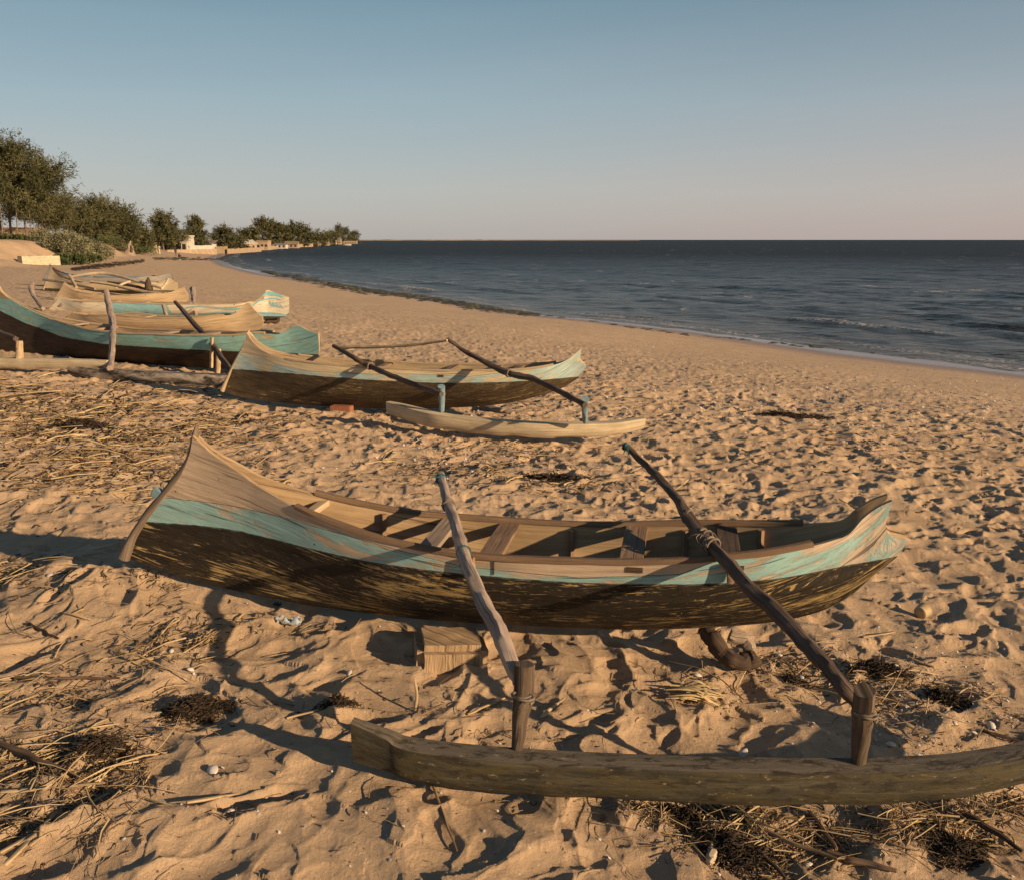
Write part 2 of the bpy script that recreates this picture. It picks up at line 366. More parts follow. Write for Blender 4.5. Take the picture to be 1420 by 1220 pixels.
def sweep(mb, P, rad, n=10, flat=1., lump=0., seed=0, twist=0., up=(0, 0, 1), prof=None, mi=0):
    """organic tube along P; rad scalar or per-point; flat scales the vertical radius; prof gives a custom (side, up) outline"""
    P = np.asarray(P, float); k = len(P); rad = np.interp(np.linspace(0, 1, k), np.linspace(0, 1, len(rad)), rad) if np.ndim(rad) else np.full(k, rad)
    T, S, U = frames(P, up); L = np.concatenate([[0], np.cumsum(np.linalg.norm(np.diff(P, axis=0), axis=1))])
    if prof is None:
        a = np.linspace(0, 2*math.pi, n, endpoint=False); pr = np.stack([np.cos(a), np.sin(a)*flat], 1)
    else: pr = np.asarray(prof, float); n = len(pr)
    V = []; UV = []; r0 = np.random.default_rng(seed).random(2)*50
    for i in range(k):
        a = twist*i/k; ca, sa = math.cos(a), math.sin(a)
        for j in range(n):
            x, y = pr[j]; x, y = x*ca-y*sa, x*sa+y*ca
            q = rad[i]
            if lump: q *= 1+lump*float(vnoise(np.array([L[i]*9+r0[0]]), np.array([2.2*math.cos(6.283*j/n)+r0[1]]), 5)[0])*1.6+lump*.8*float(vnoise(np.array([L[i]*31+r0[1]]), np.array([3*math.sin(6.283*j/n)+r0[0]]), 6)[0])
            V.append(P[i]+S[i]*x*q+U[i]*y*q); UV.append((L[i]+r0[0], abs(j/n*2-1)*math.pi*max(rad[i], .01)+r0[1]))
    F = []
    for i in range(k-1):
        for j in range(n):
            jj = (j+1) % n; F.append((i*n+j, i*n+jj, (i+1)*n+jj, (i+1)*n+j))
    F.append(tuple(range(n-1, -1, -1))); F.append(tuple((k-1)*n+j for j in range(n)))
    mb.add(V, F, UV, mi); return mb
def boxm(mb, c, size, rot=None, bev=.12, mi=0, grain=0, wob=0.):
    """bevelled block; grain = axis index the grain follows"""
    hx, hy, hz = [q/2 for q in size]; b = min(hx, hy, hz)*bev*2
    V = []
    for sx in (-1, 1):
        for sy in (-1, 1):
            for sz in (-1, 1):
                V += [(sx*(hx-b), sy*(hy-b), sz*hz), (sx*(hx-b), sy*hy, sz*(hz-b)), (sx*hx, sy*(hy-b), sz*(hz-b))]
    V = np.array(V)
    if wob: V += (rng.random(V.shape)-.5)*wob
    rot = Matrix.Identity(3) if rot is None else rot
    import bmesh
    bm = bmesh.new()
    for v in V: bm.verts.new(v)
    r = bmesh.ops.convex_hull(bm, input=bm.verts[:])
    bm.verts.ensure_lookup_table(); bm.verts.index_update()
    F = [tuple(v.index for v in f.verts) for f in bm.faces]; VV = np.array([v.co[:] for v in bm.verts]); bm.free()
    o = [i for i in (0, 1, 2) if i != grain]
    UV = np.stack([VV[:, grain]+c[0]*3, VV[:, o[0]]+VV[:, o[1]]+c[1]*3], 1)
    W = VV @ np.array(rot).T+np.array(c)
    mb.add(W, F, UV, mi); return mb
def rot_to(xdir, up=(0, 0, 1)):
    x = Vector(xdir).normalized(); y = Vector(up).cross(x).normalized(); z = x.cross(y)
    return Matrix((x, y, z)).transposed()
def lash(mb, p, t, r, turns=3, wid=.012, rr=.005, seed=0):
    p = np.array(p); t = np.array(t, float); t /= np.linalg.norm(t)
    a = np.cross(t, (0, 0, 1.)); a = a/np.linalg.norm(a) if np.linalg.norm(a) > .05 else np.array([1., 0, 0]); b = np.cross(t, a)
    th = np.linspace(0, turns*2*math.pi, int(turns*14)); rg = np.random.default_rng(seed)
    q = r*(1+.06*np.sin(th*2.3+seed)); off = (th/(2*math.pi)-turns/2)*wid+np.sin(th*.5)*wid*.5
    P = p+np.outer(np.cos(th)*q, a)+np.outer(np.sin(th)*q, b)+np.outer(off, t)
    return sweep(mb, P, rr, 6)

# ---------------------------------------------------------------- canoe
def tab(T): T = np.asarray(T, float); return lambda s: np.interp(s, T[:, 0], T[:, 1])
def smooth_tab(T):
    """table smoothed by a few catmull-like passes"""
    T = np.asarray(T, float); P = catmull(T, 8); o = np.argsort(P[:, 0]); P = P[o]
    return lambda s: np.interp(s, P[:, 0], P[:, 1])
class Canoe:
    def __init__(c, origin, ang, sheer, keel, beam, stem, stern, dark, band, nu=130, nv=16, t=.022, full=2.7):
        """all tables are (s, z) along the hull; stem/stern are (v, s) end curves"""
        c.o = Vector(origin); c.ang = ang; c.ca, c.sa = math.cos(ang), math.sin(ang)
        c.zs, c.zk, c.b = smooth_tab(sheer), smooth_tab(keel), smooth_tab(beam)
        c.st, c.en = tab(stem), tab(stern); c.zd, c.zt = tab(dark), tab(band); c.t = t; c.full = full
        c.s0, c.s1 = float(c.st(1)), float(c.en(1)); c.nu, c.nv = nu, nv
        c.bmax = max(q[1] for q in beam)
    def W(c, s, y, z):
        """hull coordinates (y>0 is the far side) to world"""
        return np.array([c.o.x+s*c.ca-y*c.sa, c.o.y+s*c.sa+y*c.ca, z])
    def q(c, b): return 1.25+(c.full-1.25)*np.clip(b/c.bmax, 0, 1)**1.5
    def grid(c, inner=0.):
        u = np.linspace(0, 1, c.nu)
        wv = np.linspace(0, 1, c.nv); v = wv**1.6
        Uu, Vv = np.meshgrid(u, v, indexing='ij')
        S = c.st(Vv)*(1-Uu)+c.en(Vv)*Uu
        sk = c.st(0)*(1-Uu)+c.en(0)*Uu; ss = c.st(1)*(1-Uu)+c.en(1)*Uu
        zk = c.zk(sk); zs = c.zs(ss); Z = zk+(zs-zk)*Vv
        B = np.maximum(c.b(S*.5+ss*.5), .008); Y = B*(1-(1-Vv)**c.q(B))
        Y = Y*(1+.006*np.sin(S*9)*Vv)
        if inner:
            Z = zk+inner+(zs-zk-inner)*Vv; Y = np.maximum(Y-inner, 0.0)
        return S, Y, Z, Vv
    def ysurf(c, s, z):
        u = (s-c.s0)/(c.s1-c.s0); zk = float(c.zk(c.st(0)*(1-u)+c.en(0)*u)); zs = float(c.zs(s))
        v = min(max((z-zk)/(zs-zk), 0), 1); B = float(c.b(s)); return B*(1-(1-v)**float(c.q(B)))
    def hull(c, parent, mats, name='hull'):
        mb = MB(); att1 = []; att2 = []
        for side in (-1, 1):
            S, Y, Z, Vv = c.grid(); n, m = S.shape
            Si, Yi, Zi, Vi = c.grid(c.t)
            for (s, y, z, vv, out) in ((S, Y, Z, Vv, True), (Si, Yi, Zi, Vi, False)):
                V = np.stack([c.o.x+s*c.ca-side*y*c.sa, c.o.y+s*c.sa+side*y*c.ca, z], -1).reshape(-1, 3)
                girth = np.concatenate([np.zeros((n, 1)), np.cumsum(np.hypot(np.diff(y, axis=1), np.diff(z, axis=1)), 1)], 1)
                UV = np.stack([s+side*7, girth+side*3], -1).reshape(-1, 2)
                F = []
                for i in range(n-1):
                    for j in range(m-1):
                        q = (i*m+j, (i+1)*m+j, (i+1)*m+j+1, i*m+j+1)
                        F.append(q if (side < 0) == out else q[::-1])
                mb.add(V, F, UV, 0 if out else 1)
                att1.append((z-c.zd(s)).ravel()); att2.append((z-c.zt(s)).ravel())
            b0 = mb.n-2*n*m; o0 = b0; i0 = b0+n*m      # rim strip and end strips
            for i in range(n-1):
                q = (o0+i*m+m-1, o0+(i+1)*m+m-1, i0+(i+1)*m+m-1, i0+i*m+m-1)
                mb.f.append(q if side < 0 else q[::-1]); mb.mi.append(1)
            for i in (0, n-1):
                for j in range(m-1):
                    q = (o0+i*m+j, o0+i*m+j+1, i0+i*m+j+1, i0+i*m+j); mb.f.append(q); mb.mi.append(1)
        return mb.build(name, mats, parent, attrs={'e1': np.concatenate(att1), 'e2': np.concatenate(att2)})
    def gunwale(c, parent, m, a, b, w_=.034, h=.022, sides=(-1, 1), lift=.008):
        for sd in sides:
            s = np.linspace(a, b, 70); y = c.b(s)-c.t*.45
            P = np.stack([c.o.x+s*c.ca-sd*y*c.sa, c.o.y+s*c.sa+sd*y*c.ca, c.zs(s)+lift+.003*np.sin(s*7+sd)], 1)
            pr = [(-1, -1), (-.6, -1.0), (.6, -1), (1, -1), (1, .5), (.7, 1), (-.7, 1), (-1, .5)]
            pr = [(x*w_/2, y_*h/2) for x, y_ in pr]
            mb = MB(); sweep(mb, P, [1]*2, prof=pr, lump=.10, seed=int(a*10)+sd+3); mb.build('gunwale', m, parent)
    def thwart(c, parent, m, s, wid=.09, th=.02, skew=0., drop=.01, name='thwart'):
        y = float(c.b(s))-c.t*.3; z = float(c.zs(s))-drop
        a = c.W(s-skew, y, z); b = c.W(s+skew, -y, z); cc = (a+b)/2
        mb = MB(); boxm(mb, cc, (np.linalg.norm(b-a), wid, th), rot_to(b-a), .15, wob=.004); return mb.build(name, m, parent, smooth=False)
    def rib(c, parent, m, s):
        vv = np.linspace(0, 1, 9)**1.5; P = []
        for sd in (-1, 1):
            L = []
            for v in vv:
                zk, zs = float(c.zk(s)), float(c.zs(s)); B = float(c.b(s)); z = zk+c.t+.012+(zs-zk-c.t-.03)*v; y = max(B*(1-(1-v)**float(c.q(B)))-c.t-.012, 0)
                L.append(c.W(s, sd*y, z))
            P += L[::-1] if sd < 0 else L[1:]
        mb = MB(); sweep(mb, P, .016, 6, up=(c.ca, c.sa, 0)); return mb.build('rib', m, parent)
    def floor_board(c, parent, m, a, b, zoff=.09, y=0., wid=.12):
        s = np.linspace(a, b, 16); P = [c.W(q, y, float(c.zk(q))+zoff) for q in s]
        pr = [(-wid/2, -.01), (wid/2, -.01), (wid/2, .01), (-wid/2, .01)]
        mb = MB(); sweep(mb, P, [1, 1], prof=pr); return mb.build('floor_board', m, parent, smooth=False)
    def endpost(c, parent, m, stern=False, r=.02, ext=.0, flare=1.3, name='stem_post', lo=0.):
        v = np.linspace(lo, 1, 22); f = c.en if stern else c.st
        sk = float(f(0)); ss = float(f(1)); zk, zs = float(c.zk(sk)), float(c.zs(ss))
        P = np.array([c.W(float(f(q)), 0, zk+(zs-zk)*q) for q in v])
        k = np.array([1, 1, 1]); K = np.ones(3)
        for _ in range(2): P[1:-1] = (P[:-2]+P[1:-1]*2+P[2:])/4
        if ext: d = P[-1]-P[-3]; P = np.vstack([P, P[-1]+d/np.linalg.norm(d)*ext*.5, P[-1]+d/np.linalg.norm(d)*ext])
        rad = np.interp(np.linspace(0, 1, len(P)), [0, .15, .6, .9, 1], [r*flare, r, r*.9, r*.8, r*.35])
        mb = MB(); sweep(mb, P, rad, 10, lump=.12, seed=3, up=(0, 1, 0)); return mb.build(name, m, parent)
def boom(parent, m, P, rad, seed=0, lump=.16, n=9, name='boom', mid=7):
    P = np.array(P, float); Q = catmull(P, mid)
    rg = np.random.default_rng(seed); Q[1:-1] += (rg.random(Q[1:-1].shape)-.5)*np.mean(rad)*.22
    mb = MB(); sweep(mb, Q, rad, n, lump=lump, seed=seed); return mb.build(name, m, parent)
def float_loft(parent, m, P, hts, wds, name='float', seed=0):
    """P = centre of the top face along the float; boat-shaped section with a flat top"""
    P = catmull(P, 10); k = len(P); x = np.linspace(0, 1, k)
    hh = np.interp(x, np.linspace(0, 1, len(hts)), hts); ww = np.interp(x, np.linspace(0, 1, len(wds)), wds)
    d = np.gradient(P, axis=0); d[:, 2] = 0; d /= np.linalg.norm(d, axis=1)[:, None]; S = np.cross(d, (0, 0, 1.))
    sec = [(-.5, 0), (-.25, .012), (0, .018), (.25, .012), (.5, 0), (.505, -.12), (.50, -.3), (.46, -.55), (.38, -.78), (.18, -.98), (-.18, -.98), (-.38, -.78), (-.46, -.55), (-.50, -.3), (-.505, -.12)]
    n = len(sec); V = []; UV = []; L = np.concatenate([[0], np.cumsum(np.linalg.norm(np.diff(P, axis=0), axis=1))])
    g = 0; sp = [0]
    for a, b in zip(sec[:-1], sec[1:]): sp.append(sp[-1]+math.hypot((a[0]-b[0])*.1, (a[1]-b[1])*.15))
    nz = vnoise(np.repeat(L*6+seed*9, n), np.tile(np.arange(n)*.8, k), 9).reshape(k, n)
    for i in range(k):
        for j, (a, b) in enumerate(sec):
            sc = 1+.10*nz[i, j]
            V.append(P[i]+S[i]*a*ww[i]*sc+np.array([0, 0, b*hh[i]*(sc if b < 0 else 1)])); UV.append((L[i], sp[j]+seed))
    F = []
    for i in range(k-1):
        for j in range(n):
            jj = (j+1) % n; F.append((i*n+j, i*n+jj, (i+1)*n+jj, (i+1)*n+j))
    F.append(tuple(range(n-1, -1, -1))); F.append(tuple((k-1)*n+j for j in range(n)))
    mb = MB(); mb.add(V, F, UV); o = mb.build(name, m, parent)
    return o
def peg(parent, m, top, bot, rad, seed=0, n=10, name='peg'):
    P = np.linspace(np.array(bot), np.array(top), 12); rg = np.random.default_rng(seed)
    P[1:-1] += (rg.random(P[1:-1].shape)-.5)*max(rad)*.12
    mb = MB(); sweep(mb, P, rad, n, lump=.14, seed=seed); return mb.build(name, m, parent)
def lashing(parent, m, p, t, r, turns=3, wid=.012, rr=.005, seed=0):
    mb = MB(); lash(mb, p, t, r, turns, wid, rr, seed); return mb.build('lashing', m, parent)

# ---------------------------------------------------------------- sand
def polar_grid(az, r):
    A, Rr = np.meshgrid(az, r); return Rr*np.sin(A), Rr*np.cos(A)
def grid_mesh(name, X, Y, Z, m, wrap=False, attrs=None):
    n, k = X.shape; V = np.stack([X, Y, Z], -1).reshape(-1, 3)
    i = np.arange(n-1)[:, None]; j = np.arange(k-1)[None, :]
    a = (i*k+j).ravel(); F = np.stack([a, a+1, a+k+1, a+k], 1)[:, ::-1]
    F = F[:, ::-1]
    me = bpy.data.meshes.new(name); me.vertices.add(len(V)); me.vertices.foreach_set('co', V.ravel())
    me.loops.add(F.size); me.loops.foreach_set('vertex_index', F.ravel().astype(np.int32))
    me.polygons.add(len(F)); me.polygons.foreach_set('loop_start', np.arange(0, F.size, 4, dtype=np.int32))
    me.polygons.foreach_set('use_smooth', np.ones(len(F), bool)); me.materials.append(m)
    for q, a_ in (attrs or {}).items():
        t = me.attributes.new(q, 'FLOAT', 'POINT'); t.data.foreach_set('value', a_.ravel())
    me.update(calc_edges=True); me.validate()
    o = bpy.data.objects.new(name, me); C.objects.link(o); return o
sm, nt, bs = mat('sand')
geo = N(nt, 'NewGeometry').outputs['Position']
n1 = noise(nt, geo, 1.1, 5, .6); n2 = noise(nt, geo, 60, 3, .7); n3 = noise(nt, geo, 900, 2, .7); n4 = noise(nt, geo, 7, 4, .6)
col = ramp(nt, n1, [(.3, (.50, .345, .21)), (.7, (.63, .45, .285))])
col = mixc(nt, ramp(nt, n4, [(.35, 0.), (.75, .45)]), col, (.43, .295, .175))
col = mixc(nt, ramp(nt, n3, [(.36, .55), (.5, 0.)]), col, (.16, .10, .07))
col = mixc(nt, ramp(nt, n3, [(.60, 0.), (.70, .5)]), col, (.70, .60, .46))
vo = N(nt, 'TexVoronoi'); vo.inputs['Scale'].default_value = 34; lk(nt, geo, vo.inputs['Vector'])
fl = mth(nt, 'MULTIPLY', ramp(nt, vo.outputs['Distance'], [(.10, 1.), (.17, 0.)]), ramp(nt, noise(nt, geo, 1.7, 4, .7), [(.46, 0.), (.60, 1.)]))
vc = N(nt, 'SeparateColor'); lk(nt, vo.outputs['Color'], vc.inputs[0])
col = mixc(nt, mth(nt, 'MULTIPLY', fl, ramp(nt, vc.outputs[0], [(.0, 0.), (.5, .0), (.55, .9)])), col, (.64, .56, .48))
col = mixc(nt, mth(nt, 'MULTIPLY', fl, ramp(nt, vc.outputs[0], [(.40, .85), (.45, 0.)])), col, (.07, .045, .03))
dd = N(nt, 'Attribute'); dd.attribute_name = 'shore'
wet = ramp(nt, mth(nt, 'ADD', mth(nt, 'MULTIPLY', dd.outputs['Fac'], .1), mth(nt, 'MULTIPLY', noise(nt, geo, .5, 3), .06)), [(.16, 1.), (.36, 0.)])
damp = ramp(nt, mth(nt, 'ADD', mth(nt, 'MULTIPLY', dd.outputs['Fac'], .1), mth(nt, 'MULTIPLY', noise(nt, geo, .25, 3), .2)), [(.3, 1.), (.62, 0.)])
col = mixc(nt, mth(nt, 'MULTIPLY', damp, .6), col, (.45, .32, .245))
col = mixc(nt, wet, col, (.17, .12, .10)); lk(nt, col, bs.inputs['Base Color'])
lk(nt, ramp(nt, wet, [(0., .95), (1., .16)]), bs.inputs['Roughness'])
bs.inputs['Specular IOR Level'].default_value = .28
hh = mth(nt, 'ADD', mth(nt, 'MULTIPLY', n2, 1.), mth(nt, 'MULTIPLY', n3, .35))
b1 = N(nt, 'Bump'); b1.inputs['Distance'].default_value = .009; lk(nt, hh, b1.inputs['Height'])
lk(nt, mth(nt, 'SUBTRACT', 1., mth(nt, 'MULTIPLY', wet, .95)), b1.inputs['Strength']); lk(nt, b1.outputs[0], bs.inputs['Normal'])
M['sand'] = sm
def rsteps(segs):
    r = [segs[0][0]]
    for a, b, q in segs:
        while r[-1] < b: r.append(r[-1]*(1+q))
    return np.array(r)
az = np.concatenate([np.linspace(-math.pi, R(-48), 90, endpoint=False), np.linspace(R(-48), R(-36), 110, endpoint=False), np.linspace(R(-36), R(36), 1000, endpoint=False), np.linspace(R(36), R(48), 110, endpoint=False), np.linspace(R(48), math.pi, 90)])
rr = rsteps([(.35, 1.3, .06), (1.3, 5, .0024), (5, 14, .0031), (14, 60, .006), (60, 400, .012), (400, 6000, .04)])
X, Y = polar_grid(az, rr); D = shore_d(X, Y)
Z = base(X, Y, D)+detail(X, Y, D)
sand = grid_mesh('sand_beach', X, Y, Z, M['sand'], attrs={'shore': np.clip(D, -50, 50)}); tag(sand, kind='structure')

# ---------------------------------------------------------------- sea
wm, nt, bs = mat('sea_water')
geo = N(nt, 'NewGeometry').outputs['Position']
fo = N(nt, 'Attribute'); fo.attribute_name = 'foam'; sd = N(nt, 'Attribute'); sd.attribute_name = 'depth'
col = ramp(nt, mth(nt, 'ADD', sd.outputs['Fac'], mth(nt, 'MULTIPLY', noise(nt, mp(nt, geo, (.05, .16, 1)), 1, 4), .12)), [(0., (.10, .075, .055)), (.12, (.04, .042, .04)), (.5, (.022, .027, .028)), (1., (.023, .026, .028))])
fn = noise(nt, geo, 5, 6, .75)
fm = mth(nt, 'MULTIPLY', fo.outputs['Fac'], ramp(nt, fn, [(.47, 0.), (.56, 1.)]))
col = mixc(nt, fm, col, (.62, .58, .55)); lk(nt, col, bs.inputs['Base Color'])
rgh = N(nt, 'MapRange'); rgh.inputs['From Min'].default_value = 30; rgh.inputs['From Max'].default_value = 260; rgh.inputs['To Min'].default_value = .16; rgh.inputs['To Max'].default_value = .52
vl = N(nt, 'VectorMath'); vl.operation = 'LENGTH'; lk(nt, geo, vl.inputs[0]); lk(nt, vl.outputs['Value'], rgh.inputs['Value'])
lk(nt, mth(nt, 'MAXIMUM', rgh.outputs[0], mth(nt, 'MULTIPLY', fm, .8)), bs.inputs['Roughness'])
lk(nt, ramp(nt, mth(nt, 'MULTIPLY', vl.outputs['Value'], .002), [(0., .36), (.2, .26), (.5, .24), (1., .24)]), bs.inputs['Specular IOR Level']); bs.inputs['IOR'].default_value = 1.33
w1 = noise(nt, mp(nt, geo, (1.3, 2.2, 1)), 1, 6, .66, .4); w2 = noise(nt, mp(nt, geo, (.16, .30, 1)), 1, 5, .66, .3); w3 = noise(nt, mp(nt, geo, (.03, .05, 1)), 1, 4, .6)
cam_d = N(nt, 'VectorMath'); cam_d.operation = 'LENGTH'; lk(nt, geo, cam_d.inputs[0])
f2 = mth(nt, 'MULTIPLY', w2, 3.2); hsum = mth(nt, 'ADD', mth(nt, 'MULTIPLY', w1, .55), f2); hsum = mth(nt, 'ADD', hsum, mth(nt, 'MULTIPLY', w3, 5.))
bump(nt, bs, hsum, .55, 1.0); M['sea'] = wm
az = np.concatenate([np.linspace(R(-75), R(-32), 60, endpoint=False), np.linspace(R(-32), R(36), 900, endpoint=False), np.linspace(R(36), R(150), 120)])
rr = rsteps([(9, 60, .0045), (60, 300, .009), (300, 2000, .02), (2000, 45000, .12)])
X, Y = polar_grid(az, rr); D = -shore_d(X, Y); RR = np.hypot(X, Y)
Z = np.zeros_like(X); wr = np.random.default_rng(11)
wd0 = R(200)
for k in range(36):
    lam = .8*1.105**k if k < 22 else .9+wr.random()*2.5; th = wd0+wr.normal(0, .45); kk = 2*math.pi/lam; am = .0075*lam**.8
    sp = np.maximum(RR*.0016, RR*.0045); fade = np.clip((lam/sp-3)/4, 0, 1)
    ph = kk*(X*math.cos(th)+Y*math.sin(th))+wr.random()*6.28+.8*fbm(X/9., Y/9., 200+k, 1)
    Z += am*fade*(1-np.abs(np.sin(ph*.5)))*1.6-am*fade*.55
Z *= .35+.65*sst(0, 14, D)
# low swell rolling in parallel to the beach
ph = D*2*math.pi/5.2+1.6*fbm(X/14., Y/14., 300, 2); cr = np.exp(-((np.mod(ph, 2*math.pi)-math.pi)/.75)**2)
sw = cr*.20*sst(-.5, 2.5, D)*(1-sst(9, 20, D))*np.clip(.5+1.5*vnoise(X/8., Y/8., 310), 0, 1.2); Z += sw
foam = np.clip((sw-.09)*14, 0, 1)*(1-sst(4, 13, D))
foam = np.maximum(foam, np.exp(-((D-.35)/.28)**2)*np.clip(.5+1.2*vnoise(X/2.5, Y/2.5, 320), 0, 1)*(RR < 160))
foam = np.maximum(foam, np.exp(-((D-1.9-.8*vnoise(X/5, Y/5, 330))/.35)**2)*np.clip(.35+1.3*vnoise(X/3., Y/3., 321), 0, 1))
far = sst(.30, .42, vnoise(X/3.1, Y/2.1, 340))*(RR > 40)*(vnoise(X/1.1, Y/1.1, 341) > .25); foam = np.maximum(foam, far*.8)
Z += SEA+.02
sea = grid_mesh('sea', X, Y, Z, M['sea'], attrs={'foam': foam, 'depth': np.clip(D/60., 0, 1)}); tag(sea, kind='structure')
# far spit on the horizon
mb = MB(); V = []; F = []
for k, a in enumerate(np.linspace(R(-12.5), R(8), 90)):
    h = 1.5+6.5*abs(math.sin(k*.37))*float(np.clip(.5+vnoise(np.array([k*.31]), np.array([2.]), 4)[0], 0, 1))*math.exp(-((k-26)/34)**2)
    for q, r in ((-3.0, 3500), (SEA+h, 3560), (SEA+h, 3700), (-3.0, 3800)): V.append((r*math.sin(a), r*math.cos(a), q))
for k in range(89):
    for j in range(3): F.append((k*4+j, k*4+j+4, k*4+j+5, k*4+j+1))
mb.add(V, F); tag(mb.build('far_shore', M['earth_wall']), kind='structure')

# ---------------------------------------------------------------- the hero canoe
def attrs_ok(): pass
A11 = R(-11)
HM = hull_mat('hero_hull_paint', (.54, .41, .29), (.30, .48, .45), (.022, .016, .010), teal_wear=.42, dark_wear=.85, yellow=(.46, .32, .13), endwear=(-3.9, -3.4, 0, .10), fine=.75)
IN = wood('hero_inside_wood', (.30, .20, .11), (.46, .32, .18), (.55, .40, .24), gs=.8)
o = (-1.922, 4.160)
root = empty('outrigger_canoe', (o[0], o[1], 0), 'nearest canoe, peeling teal, cream and tarred black, with two crooked booms and a dark float', 'canoe', 'outrigger canoes drawn up on the beach', A11)
sheer = [(.40, .845), (.52, .735), (.66, .655), (.76, .600), (.95, .527), (1.14, .472), (1.39, .425), (1.66, .400), (1.98, .388), (2.37, .402), (2.72, .430), (3.0, .460), (3.17, .487), (3.30, .515), (3.37, .540), (3.42, .60), (3.48, .650), (3.55, .685)]
keel = [(0, .17), (.12, .135), (.24, .105), (.52, .05), (.8, .01), (1.1, -.015), (1.56, -.03), (2.15, -.015), (2.58, .01), (3.03, .075), (3.26, .14), (3.4, .225), (3.5, .34), (3.58, .43), (3.7, .5)]
beam = [(0, .012), (.15, .022), (.35, .02), (.52, .028), (.70, .050), (.80, .072), (.95, .110), (1.14, .160), (1.39, .210), (1.66, .243), (2.0, .262), (2.4, .262), (2.7, .25), (3.0, .215), (3.17, .17), (3.32, .115), (3.42, .075), (3.5, .06), (3.6, .042)]
stem = [(0, 0), (.2, .07), (.36, .15), (.49, .23), (.65, .32), (.76, .385), (.88, .42), (1, .44)]
stern = [(0, 3.47), (.16, 3.515), (.33, 3.575), (.54, 3.61), (.565, 3.60), (.60, 3.53), (.75, 3.515), (1, 3.53)]
dark = [(-1, .36), (.23, .363), (.56, .363), (.95, .335), (1.32, .315), (1.79, .308), (2.28, .31), (2.72, .327), (3.15, .362), (3.44, .404), (3.6, .437), (4, .45)]
band = [(-1, .50), (.31, .492), (.56, .484), (.95, .458), (1.32, .415), (1.6, .375), (1.79, .345), (2.3, .335), (2.7, .375), (2.85, .44), (3.1, .55), (3.2, .8), (4, .9)]
hc = Canoe((o[0], o[1], 0), A11, sheer, keel, beam, stem, stern, dark, band, nu=220, nv=44)
hc.hull(root, [HM, IN])
hc.gunwale(root, M['brown_wood'], .98, 3.22)
stemw = wood('stem_grey_brown', (.10, .075, .055), (.20, .15, .11), (.32, .25, .18))
hc.endpost(root, stemw, r=.022, ext=.045, flare=1.6)
for s_, k_, w_, mm in ((1.62, .0, .085, 'grey_wood'), (1.90, -.0, .10, 'brown_wood'), (2.50, 0, .10, 'brown_wood'), (2.90, 0, .09, 'dark_wood')):
    hc.thwart(root, M[mm], s_, w_, .022, k_, drop=.012)
hc.thwart(root, M['tan_wood'], 1.02, .05, .03, 0, drop=.03)
for s_ in (1.3, 2.2, 2.72, 3.05): hc.rib(root, M['brown_wood'], s_)
for y_ in (-.07, .07): hc.floor_board(root, M['tan_wood'], 1.45, 2.7, .115, y_*.64, .075)
# blue-tipped wooden spur on the stem
mb = MB(); a = hc.W(.24, 0, .495); b = hc.W(.205, 0, .515)
boxm(mb, (a+b)/2, (np.linalg.norm(b-a)+.03, .03, .055), rot_to(b-a), .2); mb.build('stem_spur', M['slate_paint'], root)
def plate(c, parent, m, s, z, w_, h, off=.004, name='side_slot'):
    V = []; UV = []
    for sx in (-.5, .5):
        for sz in (-.5, .5):
            ss = s+sx*w_; zz = z+sz*h; V += [c.W(ss, -(c.ysurf(ss, zz)+off), zz), c.W(ss, -(c.ysurf(ss, zz)-.004), zz)]
    mb = MB(); mb.add(V, [(0, 4, 6, 2), (1, 3, 7, 5), (0, 2, 3, 1), (4, 5, 7, 6), (0, 1, 5, 4), (2, 6, 7, 3)], np.array([(v[0], v[2]) for v in V])); return mb.build(name, m, parent, smooth=False)
plate(hc, root, M['dark_wood'], 2.52, .385, .065, .022); plate(hc, root, M['dark_wood'], 2.93, .412, .05, .018)
plate(hc, root, M['dark_wood'], 1.93, .355, .004, .07, name='plank_seam'); 
# booms, pegs, float
b1 = boom(root, M['boom_pale'], [onz(611, 658, .53), onz(622, 700, .50), onz(634, 735, .475), onz(645, 775, .46), onz(668, 830, .42), onz(690, 872, .39), onz(712, 925, .345), onz(722, 950, .30)], [.021, .024, .026, .027, .029, .031, .028, .02], seed=4)
b2 = boom(root, M['boom_dark'], [onz(866, 617, .66), onz(903, 652, .60), onz(938, 690, .555), onz(958, 722, .52), onz(995, 765, .475), onz(1040, 815, .43), onz(1078, 850, .40), onz(1130, 905, .36), onz(1165, 948, .315), onz(1192, 975, .265)], [.014, .018, .021, .026, .027, .027, .028, .028, .026, .02], seed=9, lump=.22)
lashing(b1, M['rope'], onz(612, 664, .525), (.1, -1, 0), .024, 4, .008, .0045, 1)
lashing(b1, M['cord'], onz(622, 700, .50), (.2, -1, 0), .028, 3, .010, .005, 2)
lashing(b1, M['rope'], onz(643, 766, .46), (.2, -1, 0), .029, 2, .009, .004, 3)
lashing(b2, M['rope'], onz(868, 620, .655), (.5, -1, 0), .016, 3, .008, .004, 4)
lashing(b2, M['cord'], onz(975, 742, .50), (.5, -1, 0), .029, 3, .018, .004, 5)
for s_, z_ in ((1.84, .385), (2.90, .425)):     # small cleats pegging each boom to the near side
    y_ = hc.ysurf(s_, z_-.03)+.022; mb = MB(); boxm(mb, hc.W(s_, -y_, z_-.03), (.026, .03, .085), rot_to((.98, -.19, .05)), .2, wob=.004); mb.build('cleat', M['brown_wood'], root)
fm_, nt, bs = mat('float_olive'); uv = uvn(nt)
g = noise(nt, mp(nt, uv, (2.5, 30, 1)), 1, 6, .65, .6); p_ = noise(nt, mp(nt, uv, (7, 16, 1)), 1, 7, .72, .4)
col = ramp(nt, g, [(.3, (.03, .027, .019)), (.55, (.068, .060, .040)), (.75, (.15, .13, .085))])
